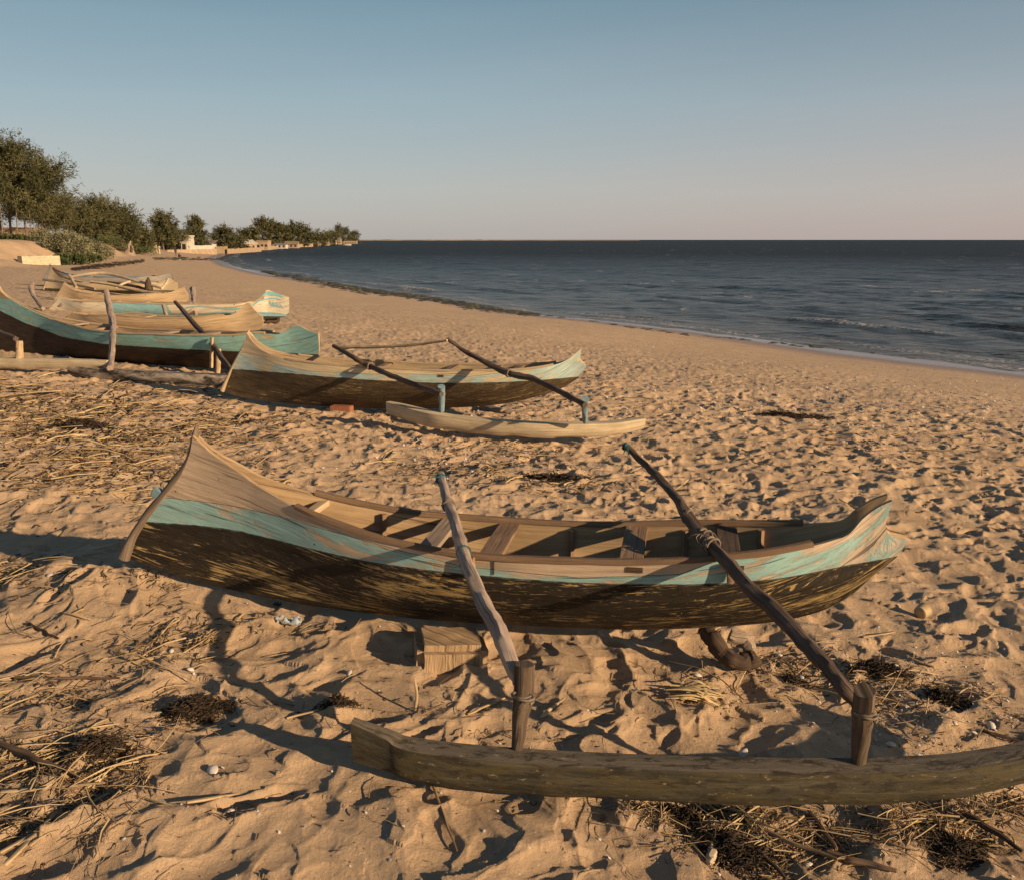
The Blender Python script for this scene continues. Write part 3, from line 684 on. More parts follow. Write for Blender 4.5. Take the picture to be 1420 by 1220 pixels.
sxf = N(nt, 'SeparateXYZ'); lk(nt, uv, sxf.inputs[0]); side_ = mth(nt, 'GREATER_THAN', sxf.outputs[1], .098)
col = mixc(nt, mth(nt, 'SUBTRACT', 1., side_), col, mixc(nt, g, (.075, .06, .045), (.20, .165, .12)))  # weathered grey top, with its light against the shaded sides put into the colour
col = mixc(nt, mth(nt, 'MULTIPLY', side_, ramp(nt, p_, [(.48, 0.), (.60, .8)])), col, (.085, .066, .028)); col = mixc(nt, ramp(nt, noise(nt, mp(nt, uv, (9, 24, 1), (4, 4, 0)), 1, 9, .8, .4), [(.50, 0.), (.58, .85)]), col, (.028, .022, .014)); col = mixc(nt, ramp(nt, noise(nt, mp(nt, uv, (22, 40, 1), (1, 4, 0)), 1, 4, .7), [(.62, 0.), (.68, .8)]), col, (.27, .23, .15))
lk(nt, col, bs.inputs['Base Color']); bs.inputs['Roughness'].default_value = .8; bs.inputs['Specular IOR Level'].default_value = .25; bump(nt, bs, mth(nt, 'ADD', g, p_), .005, .9); M['float_olive'] = fm_
FT = [(-.520, 2.62, .175), (-.40, 2.60, .135), (-.33, 2.585, .112), (-.1, 2.555, .098), (.3, 2.52, .092), (.8, 2.50, .087), (1.2, 2.51, .083), (1.45, 2.53, .088), (1.75, 2.59, .112), (2.05, 2.67, .165), (2.2, 2.72, .21)]
float_loft(root, M['float_olive'], FT, [.145, .135, .13, .13, .13, .13, .125, .115, .105, .10], [.04, .065, .085, .09, .09, .09, .09, .085, .075, .05])
pegw = wood('peg_wood', (.05, .035, .025), (.11, .078, .054), (.22, .16, .11), cracks=.8, bd=.006)
p1 = peg(root, pegw, onz(728, 920, .385), onz(717, 1043, .08), [.019, .022, .025, .034, .035, .033], 3)
p2 = peg(root, pegw, onz(1199, 957, .365), onz(1191, 1058, .08), [.022, .025, .029, .033, .034, .034], 5)
lashing(p1, M['cord'], onz(725, 965, .30), (0.1, .1, 1), .034, 2, .014, .004, 6); lashing(p2, M['cord'], onz(1199, 990, .28), (.1, .1, 1), .034, 2, .016, .004, 7)

def fray(parent, m, p, n, L, seed, name='loose_rope_ends'):
    rg = np.random.default_rng(seed); mb = MB()
    for k in range(n):
        d = rg.normal(size=3); d[2] = -abs(d[2])*.6+.2; d /= np.linalg.norm(d); q = np.array(p)+rg.normal(0, .006, 3)
        sweep(mb, catmull(np.array([q, q+d*L*.5+rg.normal(0, .006, 3), q+d*L*.9+np.array((0, 0, -L*.35))]), 4), [.0022, .0018, .001], 4)
    return mb.build(name, m, parent)
fray(b1, M['rope'], onz(612, 664, .535), 9, .06, 1); fray(b2, M['rope'], onz(870, 622, .66), 8, .05, 2); fray(b2, M['cord'], onz(975, 742, .52), 7, .06, 3); fray(b1, M['cord'], onz(645, 768, .475), 6, .05, 4); fray(p1, M['cord'], onz(735, 965, .28), 7, .05, 5); fray(p2, M['cord'], onz(1208, 990, .27), 8, .05, 6)
lashing(b2, M['cord'], onz(985, 755, .488), (.5, -1, 0), .032, 3, .013, .005, 8); lashing(b2, M['cord'], onz(955, 716, .525), (.5, -1, .1), .029, 2, .015, .004, 9)

# ---------------------------------------------------------------- the other canoes
GRP = 'outrigger canoes drawn up on the beach'
def pl(c, u, v, off=0.):
    """(s, z) of a photo pixel on the vertical plane of a canoe, off metres to its far side"""
    d = ray(u, v); n = np.array([-c[2], c[1], 0]); q = np.array([c[0][0], c[0][1], 0])+n*off; k = np.array([0, 0, CZ])
    t = np.dot(q-k, n)/np.dot(d, n); p = k+t*d; return float((p-q)@np.array([c[1], c[2], 0])), float(p[2])
# second canoe, with the pale float
a = A11; o = onz(308, 542, -.01); P2 = ((o.x, o.y), math.cos(a), math.sin(a))
root2 = empty('outrigger_canoe', (o.x, o.y, -.2), 'weathered cream canoe with faded blue bow, second from the camera, pale float in front', 'canoe', GRP, a)
C2M = hull_mat('faded_hull_paint', (.66, .53, .33), (.42, .56, .53), (.07, .048, .026), teal_wear=.5, dark_wear=.6, fine=.3, grime=.2, yellow=(.46, .34, .16))
sheer = [(.38, .675), (.47, .56), (.64, .465), (.93, .40), (1.38, .362), (1.9, .345), (2.63, .335), (3.26, .345), (3.7, .375), (3.95, .42), (4.08, .49), (4.19, .585)]
keel = [(0, -.01), (.15, -.06), (.31, -.09), (.7, -.12), (1.3, -.15), (2.3, -.14), (3.2, -.07), (3.7, .04), (3.95, .13), (4.1, .22), (4.2, .29), (4.4, .4)]
beam = [(0, .012), (.3, .03), (.5, .075), (.7, .13), (.95, .18), (1.4, .235), (1.9, .26), (2.6, .265), (3.2, .25), (3.7, .18), (3.95, .10), (4.08, .045), (4.2, .015)]
c2 = Canoe((o.x, o.y, 0), a, sheer, keel, beam, [(0, 0), (.4, .15), (.65, .26), (.85, .345), (1, .38)], [(0, 4.15), (.3, 4.22), (.42, 4.24), (.62, 4.165), (1, 4.19)],
           [(-1, .25), (.92, .244), (1.8, .212), (2.62, .20), (3.41, .225), (3.86, .25), (4.4, .29)], [(-1, .46), (.5, .44), (.75, .34), (1.1, .285), (1.9, .275), (2.4, .29), (3, .28), (3.4, .33), (3.6, .5), (4.4, .9)], nu=140, nv=18)
c2.hull(root2, [C2M, M['tan_wood']]); c2.gunwale(root2, M['tan_wood'], .9, 3.9, .03, .02)
c2.endpost(root2, M['tan_wood'], r=.02, ext=.03, flare=1.6)
for s_ in (1.75, 1.98, 2.75, 3.25, 3.5): c2.thwart(root2, M['brown_wood'], s_, .08, .02)
plate(c2, root2, M['dark_wood'], 2.71, .28, .06, .025)
b = boom(root2, M['boom_dark'], [onz(463, 480, .52), onz(490, 496, .45), onz(513, 508, .37), onz(550, 524, .32), onz(585, 537, .28), onz(612, 547, .25)], [.022, .028, .03, .028, .03, .026], 21, mid=5)
lashing(b, M['cord'], onz(513, 508, .375), (.5, -.8, 0), .034, 4, .012, .007, 2)
b = boom(root2, M['boom_dark'], [onz(620, 470, .66), onz(645, 487, .54), onz(675, 504, .44), onz(706, 518, .37), onz(740, 526, .34), (onz(775, 543, .29)), onz(811, 562, .23)], [.02, .024, .028, .034, .03, .028, .026], 22, mid=5, lump=.22)
lashing(b, M['cord'], onz(706, 518, .375), (.5, -.8, 0), .036, 4, .012, .007, 3)
boom(root2, M['straw'], [onz(472, 482, .50), onz(520, 481, .53), onz(570, 479, .57), onz(620, 472, .65)], [.02, .018, .016, .014], 23, mid=5, name='pole')
pg = peg(root2, M['slate_paint'], onz(612, 536, .29), onz(613, 570, .02), [.024, .028, .034, .038], 24); lashing(pg, M['cord'], onz(612, 547, .2), (0, 0, 1), .036, 3, .01, .006, 4)
pg = peg(root2, M['slate_paint'], onz(811, 553, .27), onz(811, 585, .0), [.024, .028, .034, .038], 25); lashing(pg, M['cord'], onz(811, 563, .2), (0, 0, 1), .036, 3, .01, .006, 5)
Ff = [onz(538, 557, .05), onz(560, 562, .035), onz(600, 572, .01), onz(650, 579, -.02), onz(700, 583, -.03), onz(760, 586, -.04), onz(830, 586, -.05), onz(865, 583, -.035), onz(893, 579, -.015)]
float_loft(root2, M['pale_wood'], [(p.x, p.y, p.z) for p in Ff], [.13, .15, .15, .15, .15, .15, .14, .13, .11], [.07, .12, .14, .14, .14, .14, .13, .12, .09], seed=3)

def generic(label, p0, ang, L, h, hb, hs, he, B, z0, mats, inner, tb=.35, dk=.25, bd=.9, bdl=None, gun=None, thw=(), rise=.12, nu=90, nv=14, stemmat=None, bow=.42, dkl=None, bowl=1., bmc=None):
    """canoe from its main measures; z0 = keel height; h, hb, hs, he = sheer, bow tip, stern tip and stern end above the keel"""
    r = empty('outrigger_canoe', (p0[0], p0[1], z0), label, 'canoe', GRP, ang)
    Z = lambda q: z0+q
    sheer = [(bow, Z(hb)), (bow+.15, Z(h+.68*(hb-h))), (bow+.4*bowl, Z(h+.40*(hb-h))), (bow+.8*bowl, Z(h+.17*(hb-h))), (bow+1.3*bowl, Z(h+.03)), (L*.5, Z(h-.01)), (L-1.5, Z(h+.01)), (L-.95, Z(h+.06)), (L-.6, Z(h+.3*(hs-h))), (L-tb, Z(hs)), (L-tb*.5, Z(hs*.45+he*.55)), (L, Z(he))]
    keel = [(0, Z(rise+.05)), (.25, Z(rise*.7)), (.8, Z(.03)), (1.4, Z(0)), (L-1.3, Z(0)), (L-.6, Z(.04)), (L-.15, Z(rise*.8)), (L, Z(rise+.04)), (L+.3, Z(rise+.1))]
    bm = [(0, .012), (.3, .035), (.6, .09), (1, B*.66), (1.5, B*.9), (L*.5, B), (L-1.4, B*.88), (L-.9, B*.55), (L-.55, B*.24), (L-.3, .028), (L, .014)]
    bm = bmc or bm
    c = Canoe((p0[0], p0[1], 0), ang, sheer, keel, bm, [(0, 0), (.3, .12*bow/.42), (.6, .26*bow/.42), (.85, .38*bow/.42), (1, bow)], [(0, L-.03), (.5, L), (1, L)], dkl or [(-1, Z(dk+.08)), (1, Z(dk+.03)), (L*.5, Z(dk)), (L, Z(dk))], bdl or [(-1, Z(bd)), (L+1, Z(bd))], nu=nu, nv=nv)
    c.hull(r, mats); c.gunwale(r, gun or M['tan_wood'], bow+(.5 if bmc is None else 1.25), L-.8, .036, .024)
    c.endpost(r, stemmat or M['tan_wood'], r=.02, ext=.05, flare=1.4)
    for s_ in thw: c.thwart(r, M['grey_wood'], s_, .14, .03, name='thwart')
    return r, c
def start(u, v, z, ang, s):
    p = onz(u, v, z); return (p.x-s*math.cos(ang), p.y-s*math.sin(ang))
# third: long teal-banded canoe at the left edge
a3 = R(-21); C3M = hull_mat('teal_band_paint', (.46, .34, .2), (.28, .50, .45), (.040, .025, .016), teal_wear=.25, dark_wear=-.1, grime=.3)
p0 = start(300, 511, -.10, a3, 4.75)
r3, c3 = generic('long canoe with an unbroken teal band, cut by the left edge of the photo', p0, a3, 6.5, .49, 1.22, .66, .56, .30, -.10, [C3M, M['tan_wood']], None, dk=.30, thw=(2.2, 2.7, 3.85, 4.6, 5.2), rise=.16, nu=130, bow=.6, dkl=[(-1, .75), (.6, .62), (1.2, .42), (2, .26), (3, .20), (7, .17)], bowl=1.5, bmc=[(0, .014), (.6, .022), (1.1, .035), (1.5, .055), (1.8, .10), (2.2, .18), (2.7, .25), (3.4, .29), (4.6, .28), (5.3, .2), (5.75, .10), (6.1, .03), (6.5, .014)])
b = boom(r3, M['boom_pale'], [ond(147, 404, 14.6), ond(152, 428, 14.1), ond(156, 448, 13.6), ond(156, 480, 12.3), ond(153, 511, 11.4)], [.045, .05, .05, .045, .04], 31, mid=5)
b = boom(r3, M['boom_dark'], [ond(243, 419, 13.9), ond(262, 441, 13.4), ond(288, 470, 12.6), ond(303, 491, 12.0), ond(322, 517, 11.2)], [.028, .036, .04, .04, .032], 32, mid=5)
lashing(b, M['cord'], ond(289, 471, 12.58), (.3, -1, -.5), .045, 4, .016, .01, 3)
pg = peg(r3, M['pale_wood'], ond(331, 500, 11.15), ond(329, 524, 11.1), [.03, .035, .04, .04], 33)
fl3, nt, bs = mat('black_white_float'); uv = uvn(nt); g = noise(nt, mp(nt, uv, (3, 12, 1)), 1, 7, .7, .4)
lk(nt, ramp(nt, g, [(.42, (.03, .024, .018)), (.5, (.20, .16, .12)), (.6, (.46, .38, .30))]), bs.inputs['Base Color']); bs.inputs['Roughness'].default_value = .85; bump(nt, bs, g, .008)
Ff = [ond(95, 507, 11.7), ond(130, 510, 11.6), ond(180, 514, 11.4), ond(240, 517, 11.25), ond(290, 519, 11.15), ond(328, 520, 11.1)]
float_loft(r3, fl3, [tuple(p) for p in Ff], [.10, .16, .18, .19, .19, .17], [.08, .15, .17, .17, .17, .14], seed=5)
# loose pale float whose canoe stands outside the photo
q = ond(60, 500, 12.2); rf = empty('outrigger_float', (q.x, q.y, q.z-.15), 'long pale log float at the left edge with one short peg', 'float')
Ff = [ond(-120, 495, 12.1), ond(-40, 496, 11.95), ond(30, 497, 11.8), ond(90, 498, 11.7), ond(150, 500, 11.6)]
float_loft(rf, M['pale_wood'], [tuple(p) for p in Ff], [.15, .15, .15, .13, .09], [.13, .13, .13, .12, .08], seed=6)
peg(rf, M['tan_wood'], ond(27, 473, 11.8), ond(27, 500, 11.8), [.05, .05, .045, .045], 34)
boom(rf, M['boom_dark'], [ond(-70, 430, 14), ond(-20, 453, 13), ond(22, 470, 12.3)], [.04, .04, .035], 35, mid=5)
for k, (u, t_, b_, l_) in enumerate([(303, 484, 521, 'greenish stake standing right of its twin between boom and float'), (294, 468, 510, 'thin greenish stake standing left of its twin against the teal canoe')]):
    o_ = peg(None, M['tan_wood'], ond(u, t_, 12.15+k*.15), ond(u-1, b_, 12.15+k*.15), [.035-.01*k]*3, 36+k, name='stake'); tag(o_, l_, 'stake', 'stakes beside the teal canoe')
# fourth: turquoise and cream canoe with painted waves
a4 = R(-8); C4M = hull_mat('wave_hull_paint', (.74, .66, .50), (.30, .54, .56), (.07, .055, .035), teal_wear=-.2, dark_wear=0, grime=.1)
g0 = at(390, 450); p0 = start(402, 441, g0.z+.14, a4, 6.7); z4 = g0.z+.06
bl = [(-1, z4+.1), (1.9, z4+.1), (1.95, z4+.9), (3.45, z4+.9), (3.62, z4+.17), (5.6, z4+.17), (5.9, z4+.17), (6.75, z4+.16)]
r4, c4 = generic('cream canoe with a turquoise panel and painted wave scrolls on its upturned end', p0, a4, 6.7, .42, .56, .78, .60, .30, z4, [C4M, M['tan_wood']], None, dk=.11, bdl=bl, thw=(1.2, 1.9, 2.7, 3.9, 4.6, 5.2), tb=.55)
def painted(c, parent, m, pts, wd, name='painted_wave', off=.006):
    P = catmull(np.array([(s, 0, z) for s, z in pts]), 8); T = np.gradient(P, axis=0); T /= np.linalg.norm(T, axis=1)[:, None]; Nn = np.stack([-T[:, 2], T[:, 1], T[:, 0]], 1)
    V = []; F = []; k = len(P)
    for i in range(k):
        ww = wd*(.35+.65*math.sin(math.pi*min(1, (i+.5)/k*1.0)))
        for sg in (-1, 1):
            q = P[i]+Nn[i]*sg*ww/2; V.append(c.W(q[0], -(c.ysurf(q[0], q[2])+off), q[2]))
    for i in range(k-1): F.append((2*i, 2*i+1, 2*i+3, 2*i+2))
    mb = MB(); mb.add(V, F, [(v[0], v[2]) for v in V]); return mb.build(name, m, parent)
tq = simple('turquoise_paint', (.20, .44, .48), (.28, .54, .56), 9); oc = simple('ochre_paint', (.50, .30, .14), (.60, .40, .20), 9)
painted(c4, r4, tq, [(3.9, z4+.17), (4.1, z4+.33), (4.6, z4+.36), (5.2, z4+.30), (5.7, z4+.36), (6.0, z4+.52), (6.3, z4+.57), (6.5, z4+.53)], .045)
painted(c4, r4, oc, [(4.1, z4+.22), (4.4, z4+.38), (4.9, z4+.33), (5.4, z4+.36), (5.8, z4+.46), (6.05, z4+.60), (6.3, z4+.635)], .03)
painted(c4, r4, tq, [(4.3, z4+.16), (5, z4+.20), (5.6, z4+.18), (5.9, z4+.2), (6.5, z4+.18)], .05)
for k in range(4): painted(c4, r4, tq, [(6.20+k*.085, z4+.50-.02*k), (6.24+k*.085, z4+.42-.02*k), (6.30+k*.085, z4+.36-.015*k)], .06-.012*k)
painted(c4, r4, tq, [(6.05, z4+.64), (6.2, z4+.69), (6.4, z4+.66), (6.55, z4+.60)], .09)
plate(c4, r4, M['dark_wood'], 5.35, z4+.33, .018, .24, .008, 'plank_seam')
boom(r4, M['boom_pale'], [ond(267, 401, 24.6), ond(268, 412, 24.0), ond(269, 425, 23.2), ond(272, 442, 22.4)], [.09, .06, .055, .05], 41, mid=4, lump=.3)
boom(r4, M['boom_pale'], [ond(44, 393, 25.2), ond(44, 405, 24.7), ond(50, 416, 24.2), ond(60, 428, 23.2)], [.07, .06, .05, .05], 42, mid=4, lump=.3)
peg(r4, M['grey_wood'], ond(227, 424, 22.6), ond(232, 444, 22.3), [.05, .05, .05], 43); peg(r4, M['grey_wood'], ond(88, 413, 23.8), ond(86, 424, 23.5), [.045, .045, .045], 44)
# fifth: bare wooden canoe between the teal one and the wave-painted one
a5 = R(-14); NW = hull_mat('bare_hull_wood', (.58, .43, .26), (.5, .4, .3), (.30, .22, .13), teal_wear=.5, dark_wear=.5, grime=.15)
g0 = at(360, 468); p0 = start(366, 464, g0.z+.12, a5, 4.9)
r5, c5 = generic('bare golden wood canoe between the teal band canoe and the wave painted one', p0, a5, 4.9, .38, .42, .70, .42, .28, g0.z+.05, [NW, M['tan_wood']], None, dk=.02, bd=-.5, thw=(2.2, 3.0, 3.6), tb=.32)
# three more crowded behind them
a6 = R(-6); p0 = start(262, 424, -.27, a6, 4.4)
r6, c6 = generic('bare wood canoe just behind the wave painted one, nearest of the back three', p0, a6, 4.4, .36, .72, .60, .40, .30, -.32, [NW, M['tan_wood']], None, dk=.02, bd=-.5, thw=(1.6, 2.4, 3.1), tb=.12, stemmat=M['grey_wood'], nu=70)
boom(r6, M['tan_wood'], [ond(97, 383, 29), ond(101, 391, 28.6), ond(106, 399, 28.2)], [.06, .05, .05], 61, mid=4)
boom(r6, M['tan_wood'], [ond(126, 391, 28.8), ond(160, 396, 28.6), ond(200, 405, 28.2), ond(258, 408, 27.6)], [.04, .05, .05, .04], 62, mid=4, name='pole')
a7 = R(-7); p0 = start(245, 409, -.25, a7, 5.2)
C7M = hull_mat('cream_green_hull', (.58, .46, .29), (.5, .4, .3), (.05, .05, .028), teal_wear=.4, dark_wear=.2, grime=.2)
r7, c7 = generic('cream bowed canoe in the back row with a black stern post', p0, a7, 5.3, .40, .98, .62, .45, .32, -.27, [C7M, M['dark_wood']], None, dk=.17, bd=-.5, thw=(1.6, 2.5, 3.4), tb=.3, nu=70)
peg(r7, M['dark_wood'], ond(205, 385, 30.5), ond(207, 405, 30.4), [.14, .12, .03], 71, name='stern_post')
boom(r7, M['pale_wood'], [ond(100, 384, 31.5), ond(125, 380, 31.5), ond(150, 380, 31.5), ond(190, 390, 30.8), ond(225, 400, 30.2)], [.04, .05, .05, .05, .04], 72, mid=4, name='pole')
boom(r7, M['pale_wood'], [ond(160, 400, 30), ond(170, 394, 30.4), ond(180, 391, 30.8)], [.04, .04, .04], 73, mid=4)
a8 = R(-9); p0 = start(238, 402, -.22, a8, 5.6)
r8, c8 = generic('grey blue rimmed canoe farthest back in the row, mostly hidden', p0, a8, 5.7, .40, .88, .58, .45, .32, -.15, [hull_mat('grey_hull', (.42, .38, .33), (.5, .4, .3), (.06, .05, .04), teal_wear=.4, dark_wear=.1, grime=.4), M['dark_wood']], None, dk=.1, bd=-.5, thw=(2, 3, 4), gun=M['slate_paint'], stemmat=M['slate_paint'], tb=.12, nu=70)

# ---------------------------------------------------------------- supports, bits and pieces
def rock_block(name, c, size, rot, m, label, cat, bev=.2, wob=.02, sub=3, amp=.02):
    import bmesh
    bm = bmesh.new(); bmesh.ops.create_cube(bm, size=1.0)
    for v in bm.verts: v.co = Vector((v.co.x*size[0], v.co.y*size[1], v.co.z*size[2]))
    bmesh.ops.bevel(bm, geom=bm.edges[:], offset=min(size)*bev, segments=2, affect='EDGES')
    bmesh.ops.subdivide_edges(bm, edges=bm.edges[:], cuts=sub, use_grid_fill=True)
    bm.verts.index_update(); V = np.array([v.co[:] for v in bm.verts]); F = [tuple(v.index for v in f.verts) for f in bm.faces]; Nn = np.array([v.normal[:] for v in bm.verts]); bm.free()
    k = vnoise(V[:, 0]/.05+V[:, 2]*11, V[:, 1]/.05+V[:, 2]*17, int(c[0]*100) % 97)+.6*vnoise(V[:, 0]/.02+V[:, 2]*31, V[:, 1]/.02, 5)
    L = np.linalg.norm(V, axis=1)[:, None]+1e-6; V = V+V/L*k[:, None]*amp
    Wp = V @ np.array(rot).T+np.array(c); mb = MB(); mb.add(Wp, F, np.stack([V[:, 2]*1.2, V[:, 0]+V[:, 1]], 1)); o = mb.build(name, m); return tag(o, label, cat)
blk = wood('stump_wood', (.27, .18, .10), (.42, .29, .17), (.53, .38, .23), gs=.9, bd=.012)
rock_block('wooden_block', (-.27, 3.56, -.06), (.30, .24, .18), Matrix.Rotation(R(10), 3, 'Z') @ Matrix.Rotation(R(4), 3, 'Y'), blk, 'squat sawn timber block under the middle of the nearest canoe', 'block', amp=.010, bev=.16, sub=6)
rock_block('red_brick', tuple(at(473, 573)+Vector((0, .05, .03))), (.24, .12, .09), Matrix.Rotation(R(-11), 3, 'Z'), M['brick'], 'red brick propping the second canoe near its bow', 'brick', amp=.004, bev=.08)
o_ = boom(None, M['grey_wood'], [tuple(at(668, 572)+Vector((0, .3, .02))), tuple(at(690, 577)+Vector((0, .1, .02))), tuple(at(712, 579)+Vector((0, 0, .02)))], [.05, .06, .05], 81, name='driftwood_log'); tag(o_, 'short driftwood log under the stern half of the second canoe', 'log')
gk = at(1010, 905)
lg = empty('driftwood_log', (gk.x, gk.y, gk.z), 'hollow gnarled driftwood log propping the stern of the nearest canoe', 'log')
o_ = boom(lg, M['dark_wood'], [onz(975, 868, .02), onz(988, 888, -.01), onz(1003, 905, -.06), onz(1025, 917, -.085), onz(1046, 912, -.08)], [.035, .042, .04, .035, .045], 82, lump=.35, n=12, name='trunk_piece')
o_ = boom(lg, M['grey_wood'], [onz(1012, 880, .0), onz(1032, 888, -.03), onz(1044, 905, -.07)], [.03, .034, .03], 83, lump=.35, n=12, name='branch_stub')
# support under the wave canoe's end
for nm, (u, v), sz, lb in (('stone_block', (378, 447), (.35, .3, .16), 'dark stone block under the wave painted end'),):
    q = at(u, v); rock_block(nm, (q.x, q.y, q.z+.05), sz, Matrix.Rotation(.2, 3, 'Z'), M['dark_wood'], lb, 'block', amp=.03)

def seat(u, v): p = at(u, v); return Vector((p.x, p.y, Hs(p.x, p.y)))
def seat_list(UV):
    P = [at(u, v) for u, v in UV]; z = H([p.x for p in P], [p.y for p in P]); return [Vector((p.x, p.y, q)) for p, q in zip(P, z)]
# sticks lying on the sand
STK = [((0, 1048), (108, 1088), .010, 'thick dark stick running in from the left edge near the bottom corner', 'dark_wood'),
       ((2, 1112), (146, 1094), .008, 'straight pale reed below the thick dark stick', 'straw'), ((8, 1205), (88, 1125), .009, 'pale split cane in the bottom left corner, steepest of the reeds', 'straw'),
       ((0, 1190), (150, 1105), .008, 'long pale reed crossing under the split cane in the bottom left corner', 'straw'), ((262, 1136), (330, 1112), .008, 'short pale split reed left of the float, alone on a sand crest', 'straw'),
       ((596, 1092), (634, 1190), .004, 'thin dark wand lying below the left half of the float', 'twig'), ((398, 1008), (450, 995), .006, 'pale twig with a weedy end left of the float', 'straw'),
       ((110, 548+145), (218, 680), .010, 'pale curved cane pointing at the bow of the nearest canoe', 'straw'), ((648, 1003), (700, 975), .007, 'pale dry leaf blade left of the front peg', 'straw'),
       ((750, 1005), (782, 975), .008, 'short pale stick right of the front peg', 'straw'), ((1196, 888), (1244, 872), .007, 'pale straight stick on the sand below the stern', 'straw'),
       ((1088, 900), (1118, 892), .010, 'stubby pale stick beside the crooked dark boom', 'straw'), ((985, 1120), (1160, 1200), .008, 'long grey reed below the float at right', 'twig'),
       ((1000, 1130), (1090, 1220), .008, 'dark reed angled to the bottom edge below the float', 'dark_wood'), ((1120, 1125), (1160, 1180), .008, 'reddish forked stick below the float', 'brown_wood'),
       ((1340, 1130), (1420, 1175), .010, 'dark stick running out at the right edge below the float', 'dark_wood'), ((1150, 1185), (1240, 1215), .010, 'thick brown stick near the bottom edge at right', 'brown_wood'),
       ((985, 1200), (992, 1168), .014, 'stubby bleached bone-like stick below the float', 'pale_wood'), ((575, 990), (582, 940), .006, 'upright pale reed stub between block and float', 'straw'),
       ((20, 940), (165, 942), .007, 'long thin dark root on the sand at left', 'dark_wood'), ((40, 858), (80, 880), .008, 'short dark stick in the shade at far left', 'dark_wood'),
       ((1362, 1008), (1420, 1022), .007, 'dark root at the right edge above the float', 'dark_wood'), ((640, 925), (560, 912), .005, 'thin buried twig left of the timber block', 'twig')]
for k, (a_, b_, r_, lb, mm) in enumerate(STK):
    n_ = 6; T = [(a_[0]+(b_[0]-a_[0])*i/n_, a_[1]+(b_[1]-a_[1])*i/n_) for i in range(n_+1)]
    P = np.array([tuple(p) for p in seat_list(T)])
    if 'upright' in lb:
        q = P[0]; P = np.array([q+np.array((0, 0, -.01)), q+np.array((.01, .01, .06)), q+np.array((.0, .03, .12))])
    else:
        zz = P[:, 2].copy(); line = np.linspace(zz[0], zz[-1], len(zz)); P[:, 2] = line+max(0, np.max(zz-line))*.55+r_*.8
        P[:, :2] += (rng.random((len(P), 2))-.5)*r_*(.7 if mm == 'straw' else 1.3)
    mb = MB(); sweep(mb, catmull(P, 4), [r_*.9, r_*1.1, r_*.9, r_*.6], 7, flat=.55 if mm == 'straw' else 1, lump=.1, seed=k)
    tag(mb.build('dry_stick' if mm != 'straw' else 'dry_reed', M[mm]), lb, 'stick', 'sticks and reeds on the sand')

# ---- vectorised twigs and fibres
def twig_mesh(P, ang, length, rad, lift, bend, name, m, ns=4, seed=0, pitch=None):
    """many little bent three-sided twigs in one mesh"""
    n = len(P); rg = np.random.default_rng(seed); t = np.linspace(-.5, .5, ns)
    dx, dy = np.cos(ang), np.sin(ang); cv = (rg.random(n)-.5)*bend
    X_ = P[:, 0, None]+dx[:, None]*t*length[:, None]-dy[:, None]*(t**2-.1)*length[:, None]*cv[:, None]
    Y_ = P[:, 1, None]+dy[:, None]*t*length[:, None]+dx[:, None]*(t**2-.1)*length[:, None]*cv[:, None]
    pt = (rg.random(n)-.5)*.5 if pitch is None else pitch
    Z_ = P[:, 2, None]+lift[:, None]+(t*length[:, None]*pt[:, None])*1.0+(.08-t**2*.3)*length[:, None]*(rg.random(n)[:, None])
    cen = np.stack([X_, Y_, Z_], -1)                                      # n, ns, 3
    side = np.stack([-dy, dx, np.zeros(n)], -1)[:, None, :]; up = np.array([0, 0, 1.])[None, None, :]
    tp = (1-.6*(t+.5))[None, :, None]*rad[:, None, None]
    V = np.stack([cen+side*tp*c_+up*tp*s_ for c_, s_ in ((1, -.5), (-1, -.5), (0, 1))], 2)   # n, ns, 3, 3
    V = V.reshape(-1, 3); b = (np.arange(n)*ns*3)[:, None, None]
    i = np.arange(ns-1)[None, :, None]*3; j = np.arange(3)[None, None, :]; jj = (j+1) % 3
    F = np.stack([b+i+j, b+i+jj, b+i+3+jj, b+i+3+j], -1).reshape(-1, 4)
    return fast_mesh(name, V, F, m)
def fast_mesh(name, V, F, m, parent=None, smooth=False):
    me = bpy.data.meshes.new(name); k = F.shape[1]
    if parent is not None:
        Mx = np.array(root_inv(parent)); V = V @ Mx[:3, :3].T+Mx[:3, 3]
    me.vertices.add(len(V)); me.vertices.foreach_set('co', np.ascontiguousarray(V, dtype=np.float32).ravel())
    me.loops.add(F.size); me.loops.foreach_set('vertex_index', F.ravel().astype(np.int32))
    me.polygons.add(len(F)); me.polygons.foreach_set('loop_start', np.arange(0, F.size, k, dtype=np.int32))
    if smooth: me.polygons.foreach_set('use_smooth', np.ones(len(F), bool))
    me.materials.append(m); me.update(calc_edges=True)
    o = bpy.data.objects.new(name, me); C.objects.link(o)
    if parent is not None: o.parent = parent
    return o
def many_at(U, V):
    """vectorised at(): terrain points under many pixels"""
    x = (U-710)/FPX; y = -(V-610)/FPX
    d = np.stack([x, math.cos(PITCH)+y*math.sin(PITCH), -math.sin(PITCH)+y*math.cos(PITCH)], 1)
    t = CZ/(-d[:, 2])
    for _ in range(12):
        z = base(d[:, 0]*t, d[:, 1]*t); t = .5*t+.5*(z-CZ)/d[:, 2]
    return d[:, 0]*t, d[:, 1]*t
